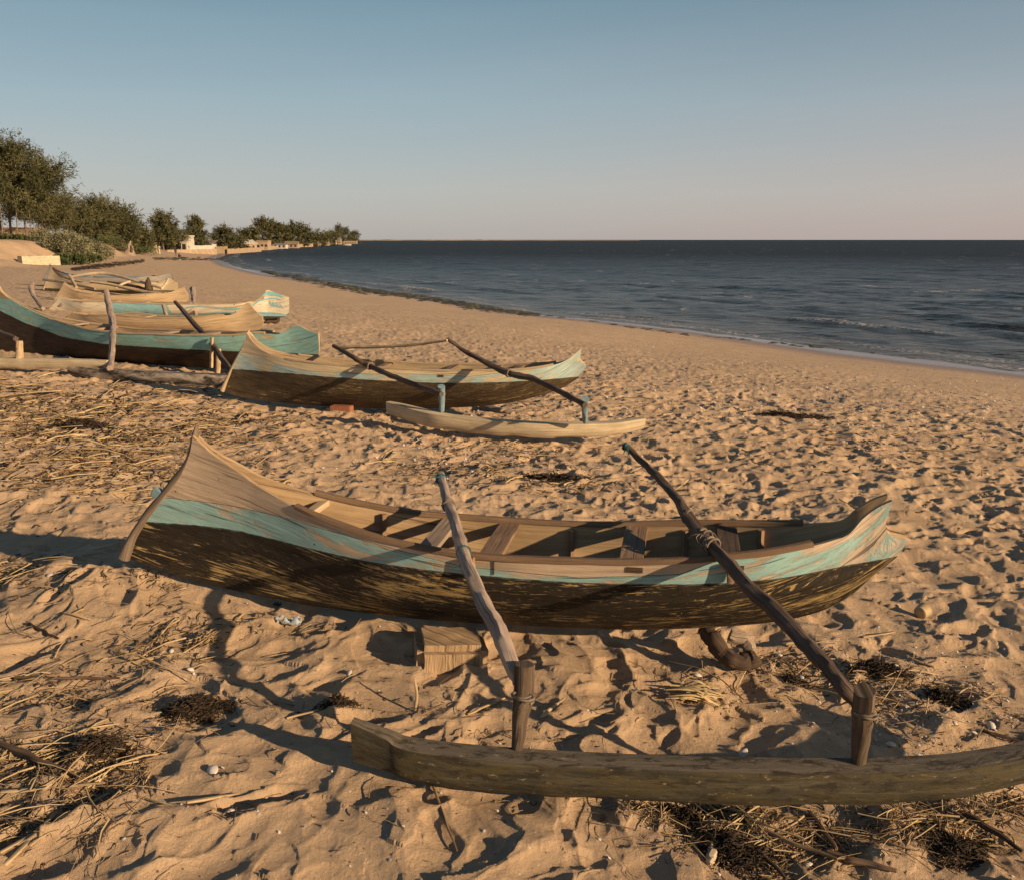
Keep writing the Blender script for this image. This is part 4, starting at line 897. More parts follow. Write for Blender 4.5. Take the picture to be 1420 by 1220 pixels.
def scatter(zones, seed):
    rg = np.random.default_rng(seed); XX = []; YY = []
    for (u, v, su, sv, n) in zones:
        U = rg.normal(u, su, n); V = rg.normal(v, sv, n); k = (V > 372) & (V < 1300); X_, Y_ = many_at(U[k], V[k]); XX.append(X_); YY.append(Y_)
    X_ = np.concatenate(XX); Y_ = np.concatenate(YY); k = shore_d(X_, Y_) > 2.5; X_, Y_ = X_[k], Y_[k]
    k = (vnoise(X_*2.2, Y_*2.2, 77)+.5*vnoise(X_*6, Y_*6, 78) > -.02) | (rg.random(len(X_)) < .22); X_, Y_ = X_[k], Y_[k]   # litter lies in drifts
    return np.stack([X_, Y_, H(X_, Y_)], 1)
LZ = [(110, 600, 110, 28, 2200), (60, 560, 90, 18, 900), (230, 640, 90, 26, 700), (60, 650, 70, 22, 500), (330, 585, 90, 14, 450), (640, 640, 70, 22, 420), (780, 665, 60, 12, 150), (60, 800, 70, 18, 330), (200, 800, 60, 10, 60),
      (200, 880, 70, 22, 200), (100, 960, 90, 30, 160), (90, 1080, 80, 28, 420), (50, 1140, 60, 30, 420), (130, 1050, 40, 14, 200), (990, 1130, 60, 18, 420), (1010, 1170, 50, 20, 420), (1130, 1150, 60, 26, 330), (1290, 1130, 60, 20, 260),
      (1310, 1165, 40, 16, 200), (1220, 945, 40, 16, 160), (1310, 970, 50, 16, 130), (1100, 920, 50, 22, 120), (1330, 1010, 60, 20, 110), (960, 960, 60, 30, 60), (700, 1000, 120, 30, 90), (1400, 1110, 20, 15, 90),
      (200, 720, 200, 60, 130), (1000, 700, 300, 60, 130), (1230, 620, 120, 26, 150), (700, 560, 500, 30, 500), (300, 1000, 200, 80, 110), (800, 1150, 300, 50, 100), (420, 870, 60, 10, 40), (350, 545, 200, 8, 300)]
P = scatter(LZ, 5); n = len(P); rg = np.random.default_rng(6); near = np.clip(np.hypot(P[:, 0], P[:, 1])/4., .7, 3)
tag(twig_mesh(P, rg.random(n)*math.pi*2, (.03+.13*rg.random(n)**2)*near**.6, (.0012+.0028*rg.random(n)**2)*near, np.full(n, .004), 1.2, 'twig_litter', M['twig'], seed=1), kind='stuff', label='dry twigs and leaf stalks littered over the sand', cat='twig litter')
P = scatter([(u, v, su*1.1, sv*1.1, max(10, n_//4)) for u, v, su, sv, n_ in LZ], 8); n = len(P); rg = np.random.default_rng(9); near = np.clip(np.hypot(P[:, 0], P[:, 1])/4., .7, 3)
tag(twig_mesh(P, rg.random(n)*6.28, (.05+.12*rg.random(n)**2+.30*rg.random(n)**5)*near**.6, (.0018+.004*rg.random(n)**2)*near, np.full(n, .006), .9, 'straw_litter', M['straw'], seed=2), kind='stuff', label='pale straw and split reeds littered over the sand', cat='straw litter')
# dark fibre crumbs (dried seagrass) wherever litter gathers
P = scatter([(u, v, su*.8, sv*.8, int(n_*1.3)) for u, v, su, sv, n_ in LZ], 12); n = len(P); rg = np.random.default_rng(13); near = np.clip(np.hypot(P[:, 0], P[:, 1])/4., .7, 3)
tag(twig_mesh(P, rg.random(n)*6.28, (.012+.03*rg.random(n))*near, (.001+.0025*rg.random(n))*near, np.full(n, .002), 2.5, 'seagrass_crumbs', M['weed'], seed=3), kind='stuff', label='crumbs of dried dark seagrass scattered over the sand', cat='seagrass litter')
# shell grit
rg = np.random.default_rng(21); U = np.concatenate([rg.uniform(500, 1420, 7000), rg.normal(640, 90, 1200), rg.normal(1300, 90, 900), rg.uniform(0, 1420, 500), rg.normal(1250, 120, 600)])
Vv = np.concatenate([360+190*rg.random(7000)**.6+rg.random(7000)*60, rg.normal(625, 24, 1200), rg.normal(960, 60, 900), rg.uniform(540, 1220, 500), rg.normal(560, 40, 600)])
X_, Y_ = many_at(U, np.maximum(Vv, 400)); k = shore_d(X_, Y_) > 3; X_, Y_ = X_[k], Y_[k]; Z_ = H(X_, Y_); n = len(X_)
s_ = (.003+.006*rg.random(n)**2)*np.clip(np.hypot(X_, Y_)/6., .8, 2.2); th = rg.random(n)*6.28; tl = rg.normal(0, .5, (n, 2))
V = []
for a_, b_, c_ in ((-1, -.5, 0), (.2, -.9, .1), (1, .1, 0), (.3, .8, .1), (-.8, .6, 0), (0, 0, .55)):
    x_ = a_*s_; y_ = b_*s_; V.append(np.stack([X_+x_*np.cos(th)-y_*np.sin(th), Y_+x_*np.sin(th)+y_*np.cos(th), Z_+.35*s_+c_*s_+x_*tl[:, 0]+y_*tl[:, 1]], 1))
V = np.stack(V, 1).reshape(-1, 3); b = np.arange(n)[:, None]*6; F = np.concatenate([b+np.array([[i, (i+1) % 5, 5]]) for i in range(5)])
tag(fast_mesh('shell_grit', V, F, M['shell']), kind='stuff', label='pale broken shell grit spread over the beach', cat='shell grit')
# individual shells
import bmesh
def shell_proto():
    mb = MB(); V = []; F = []
    nr, na = 6, 14
    for i in range(nr+1):
        r = i/nr
        for j in range(na):
            a_ = 2*math.pi*j/na; rr_ = r*(1+.05*math.cos(a_*9)*r); V.append((rr_*math.cos(a_)*1.0, rr_*math.sin(a_)*.75, .45*(1-r*r)))
    for i in range(nr):
        for j in range(na): jj = (j+1) % na; F.append((i*na+j, i*na+jj, (i+1)*na+jj, (i+1)*na+j))
    mb.add(V, F); o = mb.build('seashell', M['shell']); sf = o.modifiers.new('thick', 'SOLIDIFY'); sf.thickness = .06; return o
SH = [(265, 935, .018, 'small bright shell left of the seaweed clump'), (296, 1084, .026, 'round upturned shell on a sand crest at lower left'), (320, 1137, .016, 'small ringed shell above the pale split reed'), (1030, 1046, .022, 'smooth white clam shell just behind the float between the two pegs'),
      (1235, 1038, .022, 'oval shell with a pale rim right of the rear peg'), (1075, 912, .022, 'pinkish shell beside the driftwood log, left of its pair'), (1080, 905, .018, 'small shell on top of the pair by the driftwood log'), (1110, 935, .022, 'rimmed open shell on the small weed mound'),
      (1375, 1002, .02, 'ring shaped shell near the right edge above the float'), (1350, 1012, .018, 'greyish shell left of the ring shaped one near the right edge'), (967, 940, .02, 'thin curled shell at the top of the palm leaf bundle'), (485, 942, .016, 'flat shell half buried left of the timber block'),
      (955, 665, .020, 'bright white shell alone on the sand behind the nearest canoe'), (238, 893+12, .014, 'white chip of shell at left among twigs'), (1323, 1008, .014, 'tiny pale shell in the litter right of the rear peg'), (820, 1010, .012, 'tiny shell on the smooth sand behind the float'),
      (68, 795, .022, 'pale shell in the shade left of the bow'), (1000, 1192, .014, 'bleached shell fragment in the weed below the float'), (1120, 1195, .016, 'ribbed shell in the litter near the bottom edge'), (1240, 926, .02, 'ring shell on the large weed clump at right')]
sp = shell_proto(); first = True
for P_, (u, v, r_, lb) in zip(seat_list([q[:2] for q in SH]), SH):
    o_ = sp if first else sp.copy()
    if not first: C.objects.link(o_)
    first = False; o_.location = P_+Vector((0, 0, r_*.25)); o_.scale = (r_, r_, r_); o_.rotation_euler = (random.uniform(-.5, .5), random.uniform(-.6, .4), random.uniform(0, 6))
    tag(o_, lb, 'shell', 'seashells on the sand')
# seaweed clumps
def fibre_clump(name, u, v, rx, ry, h, n, lb, m, lens=(.02, .06), rad=.0022, seed=0, cat='seaweed'):
    p = seat(u, v); rg = np.random.default_rng(seed); a_ = rg.random(n)*6.28; q = rg.random(n)**.6*(.75+.5*rg.random(n)); wob_ = 1+.35*np.sin(a_*2+seed)+.2*np.sin(a_*5+seed*2); x = p.x+np.cos(a_)*q*rx*wob_; y = p.y+np.sin(a_)*q*ry*wob_
    zt = np.clip(1-q**2, 0, 1)*h*(.5+.5*rg.random(n))*(1+.5*vnoise(x*30, y*30, seed)); P = np.stack([x, y, H(x, y)*.5+p.z*.5+zt], 1)
    o = twig_mesh(P, rg.random(n)*6.28, rg.uniform(lens[0], lens[1], n), rad*(.5+rg.random(n)), np.zeros(n), 3.0, name, m, seed=seed, pitch=rg.normal(0, .28, n)); return tag(o, lb, cat, 'dry seaweed clumps')
for k, q in enumerate([(272, 990, .12, .075, .05, 900, 'dark dry seaweed clump on the smooth sand at lower left'), (140, 1055, .07, .06, .045, 420, 'seaweed tuft caught between the reeds at lower left'), (1218, 935, .10, .07, .06, 700, 'large dark seaweed clump right of the rear peg'), (1312, 968, .08, .06, .05, 480, 'seaweed clump with a white straw at right'),
                       (1010, 1180, .14, .08, .04, 900, 'seaweed heap spreading below the float near the bottom edge'), (945, 1130, .10, .05, .04, 500, 'matted seaweed pressed against the underside of the float'), (1325, 1180, .11, .07, .05, 600, 'seaweed heap in the bottom right corner'), (470, 990, .06, .03, .03, 220, 'greenish weed tuft on a twig left of the float'),
                       (110, 590, .20, .12, .08, 500, 'dark weed lump in the twig litter behind the bow'), (765, 665, .2, .08, .05, 350, 'weed patch on the open sand behind the nearest canoe'), (1092, 576, .55, .10, .06, 500, 'long dark weed streak on the open beach at right'), (1100, 940, .06, .045, .03, 200, 'small weed mound with a rimmed shell')]):
    big = q[1] < 700; fibre_clump('seaweed_clump', *q, M['weed'], lens=(.04, .12) if big else (.012, .05), rad=.005 if big else .0022, seed=50+k)
fibre_clump('dry_weed_tuft', 285, 893, .05, .03, .03, 220, 'golden dry weed tuft left of the plastic scrap', M['straw'], seed=90, cat='weed')
# bundle of dry palm leaves
pb = seat(962, 968); bd_ = empty('palm_leaf_bundle', pb, 'fan of straw coloured dry palm leaves between the hull and the float', 'palm leaves')
leafs = simple('palm_straw', (.46, .33, .15), (.74, .58, .32), 20)
for k in range(30):
    a_ = R(random.uniform(-8, 55)) if k < 22 else R(random.uniform(70, 150)); L = random.uniform(.10, .20); z_ = random.uniform(.005, .045); q = Vector((pb.x+random.uniform(-.05, .05), pb.y+random.uniform(-.05, .05), pb.z+z_))
    sg = -1 if k % 2 else 1; d = Vector((math.cos(a_)*sg, math.sin(a_)*-sg*.6, random.uniform(-.12, .25)))
    P_ = [q-d*L*.5, q+Vector((0, 0, .012)), q+d*L*.6]; mb = MB(); sweep(mb, catmull(np.array([tuple(x) for x in P_]), 4), [.003, .009, .002], 6, flat=.35, seed=k); mb.build('leaf', leafs, bd_)
# plastic scraps
def scrap(name, u, v, sx, sy, h, m, lb, seed):
    p = seat(u, v); g = np.linspace(-1, 1, 22); A, B_ = np.meshgrid(g, g); q = fbm(A*1.6+seed, B_*1.6, seed, 3); edge = 1+.25*vnoise(A*2, B_*2, seed)
    X_ = p.x+A*sx*edge; Y_ = p.y+B_*sy*edge; Z_ = p.z+.008+np.abs(q)*h
    o = grid_mesh(name, X_, Y_, Z_, m); sf = o.modifiers.new('thick', 'SOLIDIFY'); sf.thickness = .0015; return tag(o, lb, 'plastic')
scrap('plastic_scrap', 398, 861, .065, .03, .06, M['plastic'], 'crumpled translucent plastic scrap in the shade of the hull', 3)
scrap('plastic_scrap', 384, 836, .018, .012, .03, M['rope'], 'small teal plastic rag against the tarred hull', 5)
# broken cup lying on the sand at right
q = seat(1280, 846); cu = MB(); d = np.array((.75, .55, .15)); d /= np.linalg.norm(d); tt = np.linspace(0, 1, 8)
prof = [(0, .022), (.01, .034), (.03, .036), (.06, .040), (.058, .036), (.03, .032), (.012, .028)]
P_ = np.array([np.array(q)+np.array((-.03, -.02, .028))+d*a_ for a_, _ in prof]); a0 = np.cross(d, (0, 0, 1)); a0 /= np.linalg.norm(a0); b0 = np.cross(a0, d); V = []; F = []
for p_, (a_, r_) in zip(P_, prof):
    for j in range(18): V.append(p_+(a0*math.cos(j*math.pi/9)+b0*math.sin(j*math.pi/9))*r_)
for i in range(len(prof)-1):
    for j in range(18): jj = (j+1) % 18; F.append((i*18+j, i*18+jj, (i+1)*18+jj, (i+1)*18+j))
F.append(tuple(range(17, -1, -1))); F.append(tuple(6*18+j for j in range(18)))
cu.add(V, F); tag(cu.build('broken_cup', M['straw']), 'small brown cup lying on its side right of the stern', 'cup')

# ---------------------------------------------------------------- weed and rock band along the water
rg = np.random.default_rng(33); BL = np.array([(368, 377, 3), (400, 383, 4.5), (440, 389, 4.5), (490, 400, 4.5), (540, 407, 4), (600, 414, 3.5), (650, 423, 3.2), (700, 430, 2.6), (745, 435, 2), (800, 441, 1.2), (950, 463, 1.2), (1050, 472, 1.2), (1200, 487, 1.4), (1300, 498, 1.4)], float)
Uc = []; Vc = []
for i in range(len(BL)-1):
    (u0, v0, w0), (u1, v1, w1) = BL[i], BL[i+1]; k = int((u1-u0)*(8 if i < 8 else .22))
    t = rg.random(k); Uc.append(u0+(u1-u0)*t); Vc.append(v0+(v1-v0)*t+rg.normal(0, 1, k)*(w0+(w1-w0)*t)*.42*(.35+1.1*np.abs(np.sin((u0+(u1-u0)*t)*.045+np.sin((u0+(u1-u0)*t)*.13)))))
Uc.append(rg.uniform(215, 330, 200)); Vc.append(rg.normal(360, 1., 200)+np.abs(Uc[-1]-300)*-.01)
U = np.concatenate(Uc); Vv = np.concatenate(Vc); X_, Y_ = many_at(U, np.maximum(Vv, 350)); n = len(X_)
B0 = np.maximum(base(X_, Y_), SEA-.05); s_ = (.07+.2*rg.random(n)**2)*np.clip(np.hypot(X_, Y_)/70, .5, 1.8)
ico = np.array([(math.cos(a_)*math.cos(e_), math.sin(a_)*math.cos(e_), math.sin(e_)) for e_ in (0, .75) for a_ in np.linspace(0, 6.283, 7)[:-1]]+[(0, 0, 1)])
V = ico[None]*(.6+.8*rg.random((n, 13, 1)))*s_[:, None, None]*np.array([1.7, 1.2, .3])+np.stack([X_, Y_, B0-.01], 1)[:, None]
fa = [];
for j in range(6): jj = (j+1) % 6; fa += [(j, jj, 6+jj), (j, 6+jj, 6+j), (6+j, 6+jj, 12)]
F = (np.arange(n)[:, None, None]*13+np.array(fa)[None]).reshape(-1, 3)
wm_, nt, bs = mat('wet_weed'); geo = N(nt, 'NewGeometry').outputs['Position']; f_ = noise(nt, geo, .8, 4)
lk(nt, ramp(nt, f_, [(.4, (.04, .03, .022)), (.56, (.06, .062, .022)), (.66, (.13, .09, .06))]), bs.inputs['Base Color']); bs.inputs['Roughness'].default_value = .6
tag(fast_mesh('washed_up_weed', V.reshape(-1, 3), F, wm_, smooth=False), kind='stuff', label='dark weed and stones washed up along the waterline', cat='weed')
# dark weed streak on the upper beach
rg = np.random.default_rng(35); n = 2200; t = rg.random(n); U = 100+100*t; Vv = 374-12*t+rg.normal(0, 1.3, n)*(1.3-np.abs(t-.5)); X_, Y_ = many_at(U, Vv); L = (.15+.35*rg.random(n))
P = np.stack([X_, Y_, base(X_, Y_)+detail(X_, Y_, shore_d(X_, Y_))], 1)
tag(twig_mesh(P, rg.normal(1.9, .6, n), L, np.full(n, .018), np.full(n, .01), 1., 'seagrass_streak', M['weed'], seed=7), kind='stuff', label='dark streak of dried seagrass on the far upper beach', cat='seagrass')

for k, (pts, mm, lb) in enumerate([([(60, 388, 31), (90, 392, 30.6), (132, 401, 29.6)], 'grey_wood', 'grey pole leaning over the cream bow in the back row'), ([(118, 402, 28.6), (150, 408, 28.0), (186, 413, 27.6)], 'boom_dark', 'dark crooked pole lying in the nearest back canoe'),
                                     ([(150, 392, 31.5), (186, 397, 30.8), (216, 406, 30)], 'dark_wood', 'dark pole lying across the back row before the black post'), ([(224, 401, 30.6), (230, 394, 31), (233, 387, 31.4)], 'pale_wood', 'short pale forked stick standing right of the black post')]):
    o_ = boom(None, M[mm], [ond(*q) for q in pts], [.045, .05, .035], 700+k, mid=5, name='pole'); tag(o_, lb, 'pole', 'loose poles on the back row')

# ---------------------------------------------------------------- trees and shrubs
def leafmat(name, a_, b_, c_):
    m, nt, bs = mat(name); geo = N(nt, 'NewGeometry').outputs['Position']; f1 = noise(nt, geo, 1.6, 3, .6); f2 = noise(nt, geo, .35, 2)
    col = ramp(nt, mth(nt, 'ADD', mth(nt, 'MULTIPLY', f1, .6), mth(nt, 'MULTIPLY', f2, .4)), [(.36, a_), (.5, b_), (.64, c_)])
    lk(nt, col, bs.inputs['Base Color']); bs.inputs['Roughness'].default_value = .7; bs.inputs['Specular IOR Level'].default_value = .2; return m
M['casuarina'] = leafmat('casuarina_needles', (.045, .048, .022), (.085, .085, .038), (.15, .135, .06))
M['bush_grey'] = leafmat('grey_shrub_leaves', (.10, .10, .06), (.17, .165, .095), (.24, .22, .13))
M['bush_green'] = leafmat('green_creeper_leaves', (.045, .065, .025), (.08, .10, .04), (.13, .14, .06))
M['bark'] = simple('bark', (.10, .075, .055), (.22, .17, .12), 3, .9)
def blades(P, D, L, Wd, rg):
    """thin tapering leaf blades: P base points, D directions, L lengths, Wd widths -> vertices and triangles"""
    n = len(P); r = rg.normal(size=(n, 3)); s = np.cross(D, r); s /= np.linalg.norm(s, axis=1)[:, None]+1e-9
    mid = P+D*L[:, None]*.45; tip = P+D*L[:, None]; tip[:, 2] -= L*.15
    V = np.stack([P, mid+s*Wd[:, None]*.5, tip, mid-s*Wd[:, None]*.5], 1).reshape(-1, 3)
    F = np.arange(n)[:, None]*4+np.array([[0, 1, 2, 3]]); return V, F
def tree(x, y, h, w_, label, seed, nleaf=5000, leaf=.5, lw=.10, trunk=.22, low=.32, group='trees along the top of the beach', leafm='casuarina', lean=(0, 0), nl=18, top=1., droop=.25, name='casuarina_tree', cat='tree', bigz=None):
    rg = np.random.default_rng(seed); g = float(base(np.array([x]), np.array([y]))[0]) if bigz is None else bigz
    r = empty(name, (x, y, g), label, cat, group)
    T = catmull(np.array([(x, y, g-.2), (x+lean[0]*.3+rg.normal(0, .02)*h, y, g+h*.33), (x+lean[0]*.6+rg.normal(0, .03)*h, y+lean[1]*.6, g+h*.66), (x+lean[0], y+lean[1], g+h*.97)]), 6)
    tb = MB(); sweep(tb, T, [trunk, trunk*.8, trunk*.45, trunk*.12], 8, lump=.15, seed=seed); Pp = []; Dd = []
    for k in range(nl):
        f = low+(1-low)*(k+rg.random())/nl; q = T[int(f*(len(T)-1))]; a_ = k*2.4+rg.normal(0, .4)
        prof = math.sin(math.pi*min(1, (f-low)/(1-low)*.82+.22))**.7; L = w_*.5*prof*rg.uniform(.6, 1.15); up = rg.uniform(.25, .75)*(.7+f*.6)
        d = np.array((math.cos(a_), math.sin(a_), up)); B = catmull(np.array([q, q+d*L*.5+(0, 0, .02*h), q+d*L+np.array((0, 0, -droop*L*.4))]), 5)
        sweep(tb, B, [trunk*.3*(1.2-f), trunk*.16, trunk*.04], 5)
        for j in range(7):                                  # side sprays, each a loose plume of blades
            t = .35+.65*(j+rg.random())/7; c = B[int(t*(len(B)-1))]+rg.normal(0, .07*w_*.5, 3); rs = w_*rg.uniform(.05, .115); m_ = int(nleaf/nl/7*rg.uniform(.5, 1.5))+3
            sd_ = rg.normal(size=3)*.5+d*.7+np.array((0, 0, .35)); sd_ /= np.linalg.norm(sd_); t2 = rg.random(m_)*2-.6
            Pp.append(c+sd_*t2[:, None]*rs*2.4+rg.normal(0, 1, (m_, 3))*rs*.25); dv = rg.normal(size=(m_, 3))*.8+sd_*.9+np.array((0, 0, -.05)); Dd.append(dv/np.linalg.norm(dv, axis=1)[:, None])
    tb.build('trunk', M['bark'], r)
    P = np.concatenate(Pp); D = np.concatenate(Dd); n = len(P)
    V, F = blades(P, D, leaf*rg.uniform(.5, 1.3, n), np.full(n, lw)*rg.uniform(.6, 1.4, n), rg)
    fast_mesh('crown', V, F, M[leafm], r); return r
def shrub(x, y, w_, h, label, seed, n=2500, leaf=.3, lw=.09, m='bush_grey', group='shrubs on the bank', depth=None, name='shrub', nlobe=9):
    rg = np.random.default_rng(seed); g = float(base(np.array([x]), np.array([y]))[0]); r = empty(name, (x, y, g), label, 'shrub', group)
    tb = MB(); dp = depth or w_*.6
    Pp = []; Dd = []
    for k in range(nlobe):
        cx = rg.uniform(-.42, .42)*w_; cy = rg.uniform(-.4, .4)*dp; hh = h*rg.uniform(.45, .92)*(1-.5*(abs(cx)/w_*2)**2); c = np.array((x+cx, y+cy, g+hh*.72)); rs = min(w_/3.2, h*.5)*rg.uniform(.5, 1.)
        sweep(tb, catmull(np.array([(x+cx*.3, y+cy*.3, g-.1), (x+cx*.7, y+cy*.7, g+hh*.4), tuple(c)]), 4), [.05, .03, .015], 5)
        q = rg.normal(size=(n//nlobe, 3)); q /= np.linalg.norm(q, axis=1)[:, None]; rad = rs*(.45+.6*rg.random(len(q)))[:, None]
        Pp.append(c+q*rad*np.array((1, 1, .8))); dv = q+rg.normal(size=q.shape)*.6+np.array((0, 0, .4)); Dd.append(dv/np.linalg.norm(dv, axis=1)[:, None])
    tb.build('stems', M['bark'], r); P = np.concatenate(Pp); D = np.concatenate(Dd); k = P[:, 2] > g-.1; P, D = P[k], D[k]; n = len(P)
    V, F = blades(P, D, leaf*rg.uniform(.6, 1.3, n), lw*rg.uniform(.6, 1.4, n), rg); fast_mesh('foliage', V, F, M[m], r); return r
def ux(u, Y): return (u-710)/FPX*(Y*math.cos(PITCH)+1.0)
GV = 'casuarinas of the grove at the left edge'
for k, (u, Y, h, w_, lb, nlf) in enumerate([(-55, 92, 12.5, 7, 'casuarina mostly cut by the left edge of the photo', 5000), (2, 88, 12.4, 6.5, 'tallest casuarina, its top touching the left edge', 9000), (24, 93, 11.2, 5.5, 'casuarina with a narrow crown, second along from the left edge', 8000),
                                        (46, 90, 11.9, 6.0, 'casuarina with the pointed crown in the middle of the left grove', 9000), (72, 92, 10.6, 6.4, 'casuarina at the outer right side of the grove, its sprays hanging over the shrubs', 10000), (60, 98, 8.8, 6.0, 'lower casuarina behind the pointed one, filling the grove', 6000), (84, 104, 5.4, 5.5, 'small casuarina sloping down to the right of the grove', 6000), (10, 99, 8.6, 6.5, 'lower casuarina standing behind the tallest one', 6000)]):
    tree(ux(u, Y), Y, h*.80, w_*.9, lb, 300+k, int(nlf*.95), .50, .07, .13, .28, GV, lean=(.5 if k in (4, 6) else .1, 0), nl=26)
for k, (u, Y, h) in enumerate([(12, 86, 4.6), (33, 87, 4.9), (52, 88, 4.2)]):
    tree(ux(u, Y), Y, h, 2.4, ['slender young tree at the foot of the grove, leftmost of three', 'slender young tree at the foot of the grove, middle of three', 'slender young tree at the foot of the grove, rightmost of three'][k], 330+k, 900, .4, .08, .07, .55, 'young trees at the foot of the grove', nl=10)
for k, (u, Y, h, w_, lb) in enumerate([(119, 150, 5.2, 6.5, 'dark tree joining the grove to the broad thicket'), (138, 155, 7.9, 9, 'tallest tree of the broad dark thicket, at its left shoulder'), (156, 160, 7.9, 9.5, 'dome shaped dark tree in the middle of the thicket'), (176, 163, 7.2, 9, 'dark tree on the right slope of the thicket'), (196, 168, 4.4, 6, 'lowest dark tree at the right foot of the thicket')]):
    tree(ux(u, Y), Y, h*.83, w_*.85, lb, 340+k, 5500, .8, .12, .2, .10, 'trees of the broad dark thicket', nl=26)
for k, (u, Y, h, w_, lb, nlf, low) in enumerate([(228, 225, 8.7, 8.5, 'open crowned tree left of the white house, its top a separate tuft', 3800, .2), (240, 232, 5.4, 9, 'low spreading tree touching the white house', 3600, .1), (276, 262, 9.4, 7.6, 'tall two tiered tree standing alone behind the white fence', 4200, .18), (268, 258, 5, 8, 'dark round tree below the two tiered one', 2600, .1), (311, 275, 6.6, 9, 'round dark tree right of the two tiered tree', 4200, .08), (330, 290, 4.6, 8, 'low dark tree right of the round one', 2600, .08)]):
    tree(ux(u, Y), Y, h*.93, w_*.8, lb, 350+k, nlf, 1.0, .19, .2, low, 'trees behind the village walls', nl=18)
for k, (u, Y, h, w_, lb) in enumerate([(364, 470, 12.2, 11, 'leftmost tree of the far double clump'), (378, 475, 12.8, 11, 'second tree of the far double clump, the taller of the left pair'), (392, 480, 10.4, 11, 'low tree in the dip of the far double clump'), (406, 485, 12, 12, 'third tree of the far double clump, right of the dip'), (421, 490, 11.4, 12, 'rightmost tall tree of the far double clump'), (346, 440, 5.6, 11, 'low tree behind the whitish roofed house'),
                                        (440, 560, 6.6, 15, 'low far tree right of the double clump'), (455, 640, 6.6, 17, 'flat far tree halfway to the point'), (470, 900, 17.5, 15, 'left tree on the far point'), (480, 910, 16, 13, 'middle tree on the far point'), (491, 930, 13, 14, 'last tree on the far point beside the open sea'), (462, 780, 8, 20, 'low scrub tree left of the far point trees')]):
    tree(ux(u, Y), Y, h*.93, w_*.85, lb, 370+k, 2200, 1.6, .4, .3, .05, 'far trees along the bay', nl=20)
for k, (u, Y, w_, h, m, lb) in enumerate([(96, 80, 3.6, 2.3, 'bush_grey', 'pale grey green shrub behind the stone wall'), (112, 83, 3.6, 2.9, 'bush_grey', 'tallest grey green shrub on the bank, right of the grove'), (126, 88, 3.6, 2.2, 'bush_grey', 'grey green shrub sloping down right of the tallest shrub'), (140, 100, 3.4, 2.0, 'bush_grey', 'separate grey green shrub at the right end of the bank'), (75, 88, 3.2, 2.4, 'bush_grey', 'grey green shrub among the grove trunks'),
                                          (102, 76, 3.6, .9, 'bush_green', 'green creeper mound under the pale shrub'), (118, 80, 4.0, .85, 'bush_green', 'green creeper trailing down the bank to the sand'), (82, 73, 2, .6, 'bush_green', 'small green creeper at the corner of the stone wall'), (22, 82, 3.4, .5, 'bush_green', 'flat green creeper on the sand bank in front of the grove trunks'), (-10, 78, 3.4, .7, 'bush_grey', 'low grey shrub on the sand bank at the left edge'), (48, 84, 2.6, .5, 'bush_grey', 'small grey tuft on the crest above the stone wall'), (150, 150, 7, 2.2, 'bush_green', 'green undergrowth below the broad thicket'), (190, 160, 8, 2.2, 'bush_green', 'low green undergrowth at the right of the thicket')]):
    shrub(ux(u, Y), Y, w_, h, lb, 400+k, 4200 if Y < 90 else 2600, .22 if m == 'bush_grey' else .2, .10, m)

# ---------------------------------------------------------------- walls, houses and the far village
def gz(x, y): return float(base(np.array([x]), np.array([y]))[0])
def wallrun(name, u0, Y0, u1, Y1, h, th, m, label, cat, cap=True, seed=0, group=None):
    p = Vector((ux(u0, Y0), Y0, 0)); q = Vector((ux(u1, Y1), Y1, 0)); n = 14; mb = MB(); d = (q-p).normalized(); s = Vector((-d.y, d.x, 0))*th/2; V = []; rg = np.random.default_rng(seed)
    zb = [gz((p+(q-p)*i/n).x, (p+(q-p)*i/n).y) for i in range(n+1)]; zt = max(zb)*.5+min(zb)*.5+h
    for i in range(n+1):
        c = p+(q-p)*i/n; t_ = zt+rg.normal(0, .025*h)
        V += [(c-s)+Vector((0, 0, zb[i]-.5)), (c+s)+Vector((0, 0, zb[i]-.5)), (c+s*.92)+Vector((0, 0, t_)), (c-s*.92)+Vector((0, 0, t_))]
    F = [(3, 2, 1, 0), (4*n, 4*n+1, 4*n+2, 4*n+3)]
    for i in range(n):
        for j in range(4): F.append((4*i+j, 4*i+(j+1) % 4, 4*i+4+(j+1) % 4, 4*i+4+j))
    mb.add([tuple(v) for v in V], F); o = mb.build(name, m, smooth=False); return tag(o, label, cat, group)
stm, nt, bs = mat('pale_stone'); geo = N(nt, 'NewGeometry').outputs['Position']; vo = N(nt, 'TexVoronoi'); vo.feature = 'DISTANCE_TO_EDGE'; vo.inputs['Scale'].default_value = 2.6; lk(nt, mp(nt, geo, (1, 1, 1.8)), vo.inputs['Vector'])
col = mixc(nt, ramp(nt, vo.outputs['Distance'], [(.02, 1.), (.07, 0.)]), ramp(nt, noise(nt, geo, 1.5, 5, .7), [(.3, (.36, .31, .21)), (.7, (.56, .50, .36))]), (.36, .30, .20))
lk(nt, col, bs.inputs['Base Color']); bs.inputs['Roughness'].default_value = .9; bump(nt, bs, vo.outputs['Distance'], .05)
wallrun('stone_wall', 34, 70, 86, 72.5, .62, .7, stm, 'low pale rubble stone wall set in the sand bank', 'wall', seed=1)
rf_, nt, bs = mat('reed_fence'); geo = N(nt, 'NewGeometry').outputs['Position']; lk(nt, ramp(nt, noise(nt, mp(nt, geo, (14, 14, .6)), 1, 3, .6), [(.35, (.16, .10, .055)), (.65, (.40, .27, .15))]), bs.inputs['Base Color'])
wallrun('reed_fence', -70, 94, 62, 98, 1.55, .08, rf_, 'brown reed fence behind the grove trunks', 'fence', seed=2)
wallrun('reed_fence', 70, 96, 92, 97, 1.0, .08, rf_, 'short lower reed fence panel right of the grove', 'fence', seed=3)
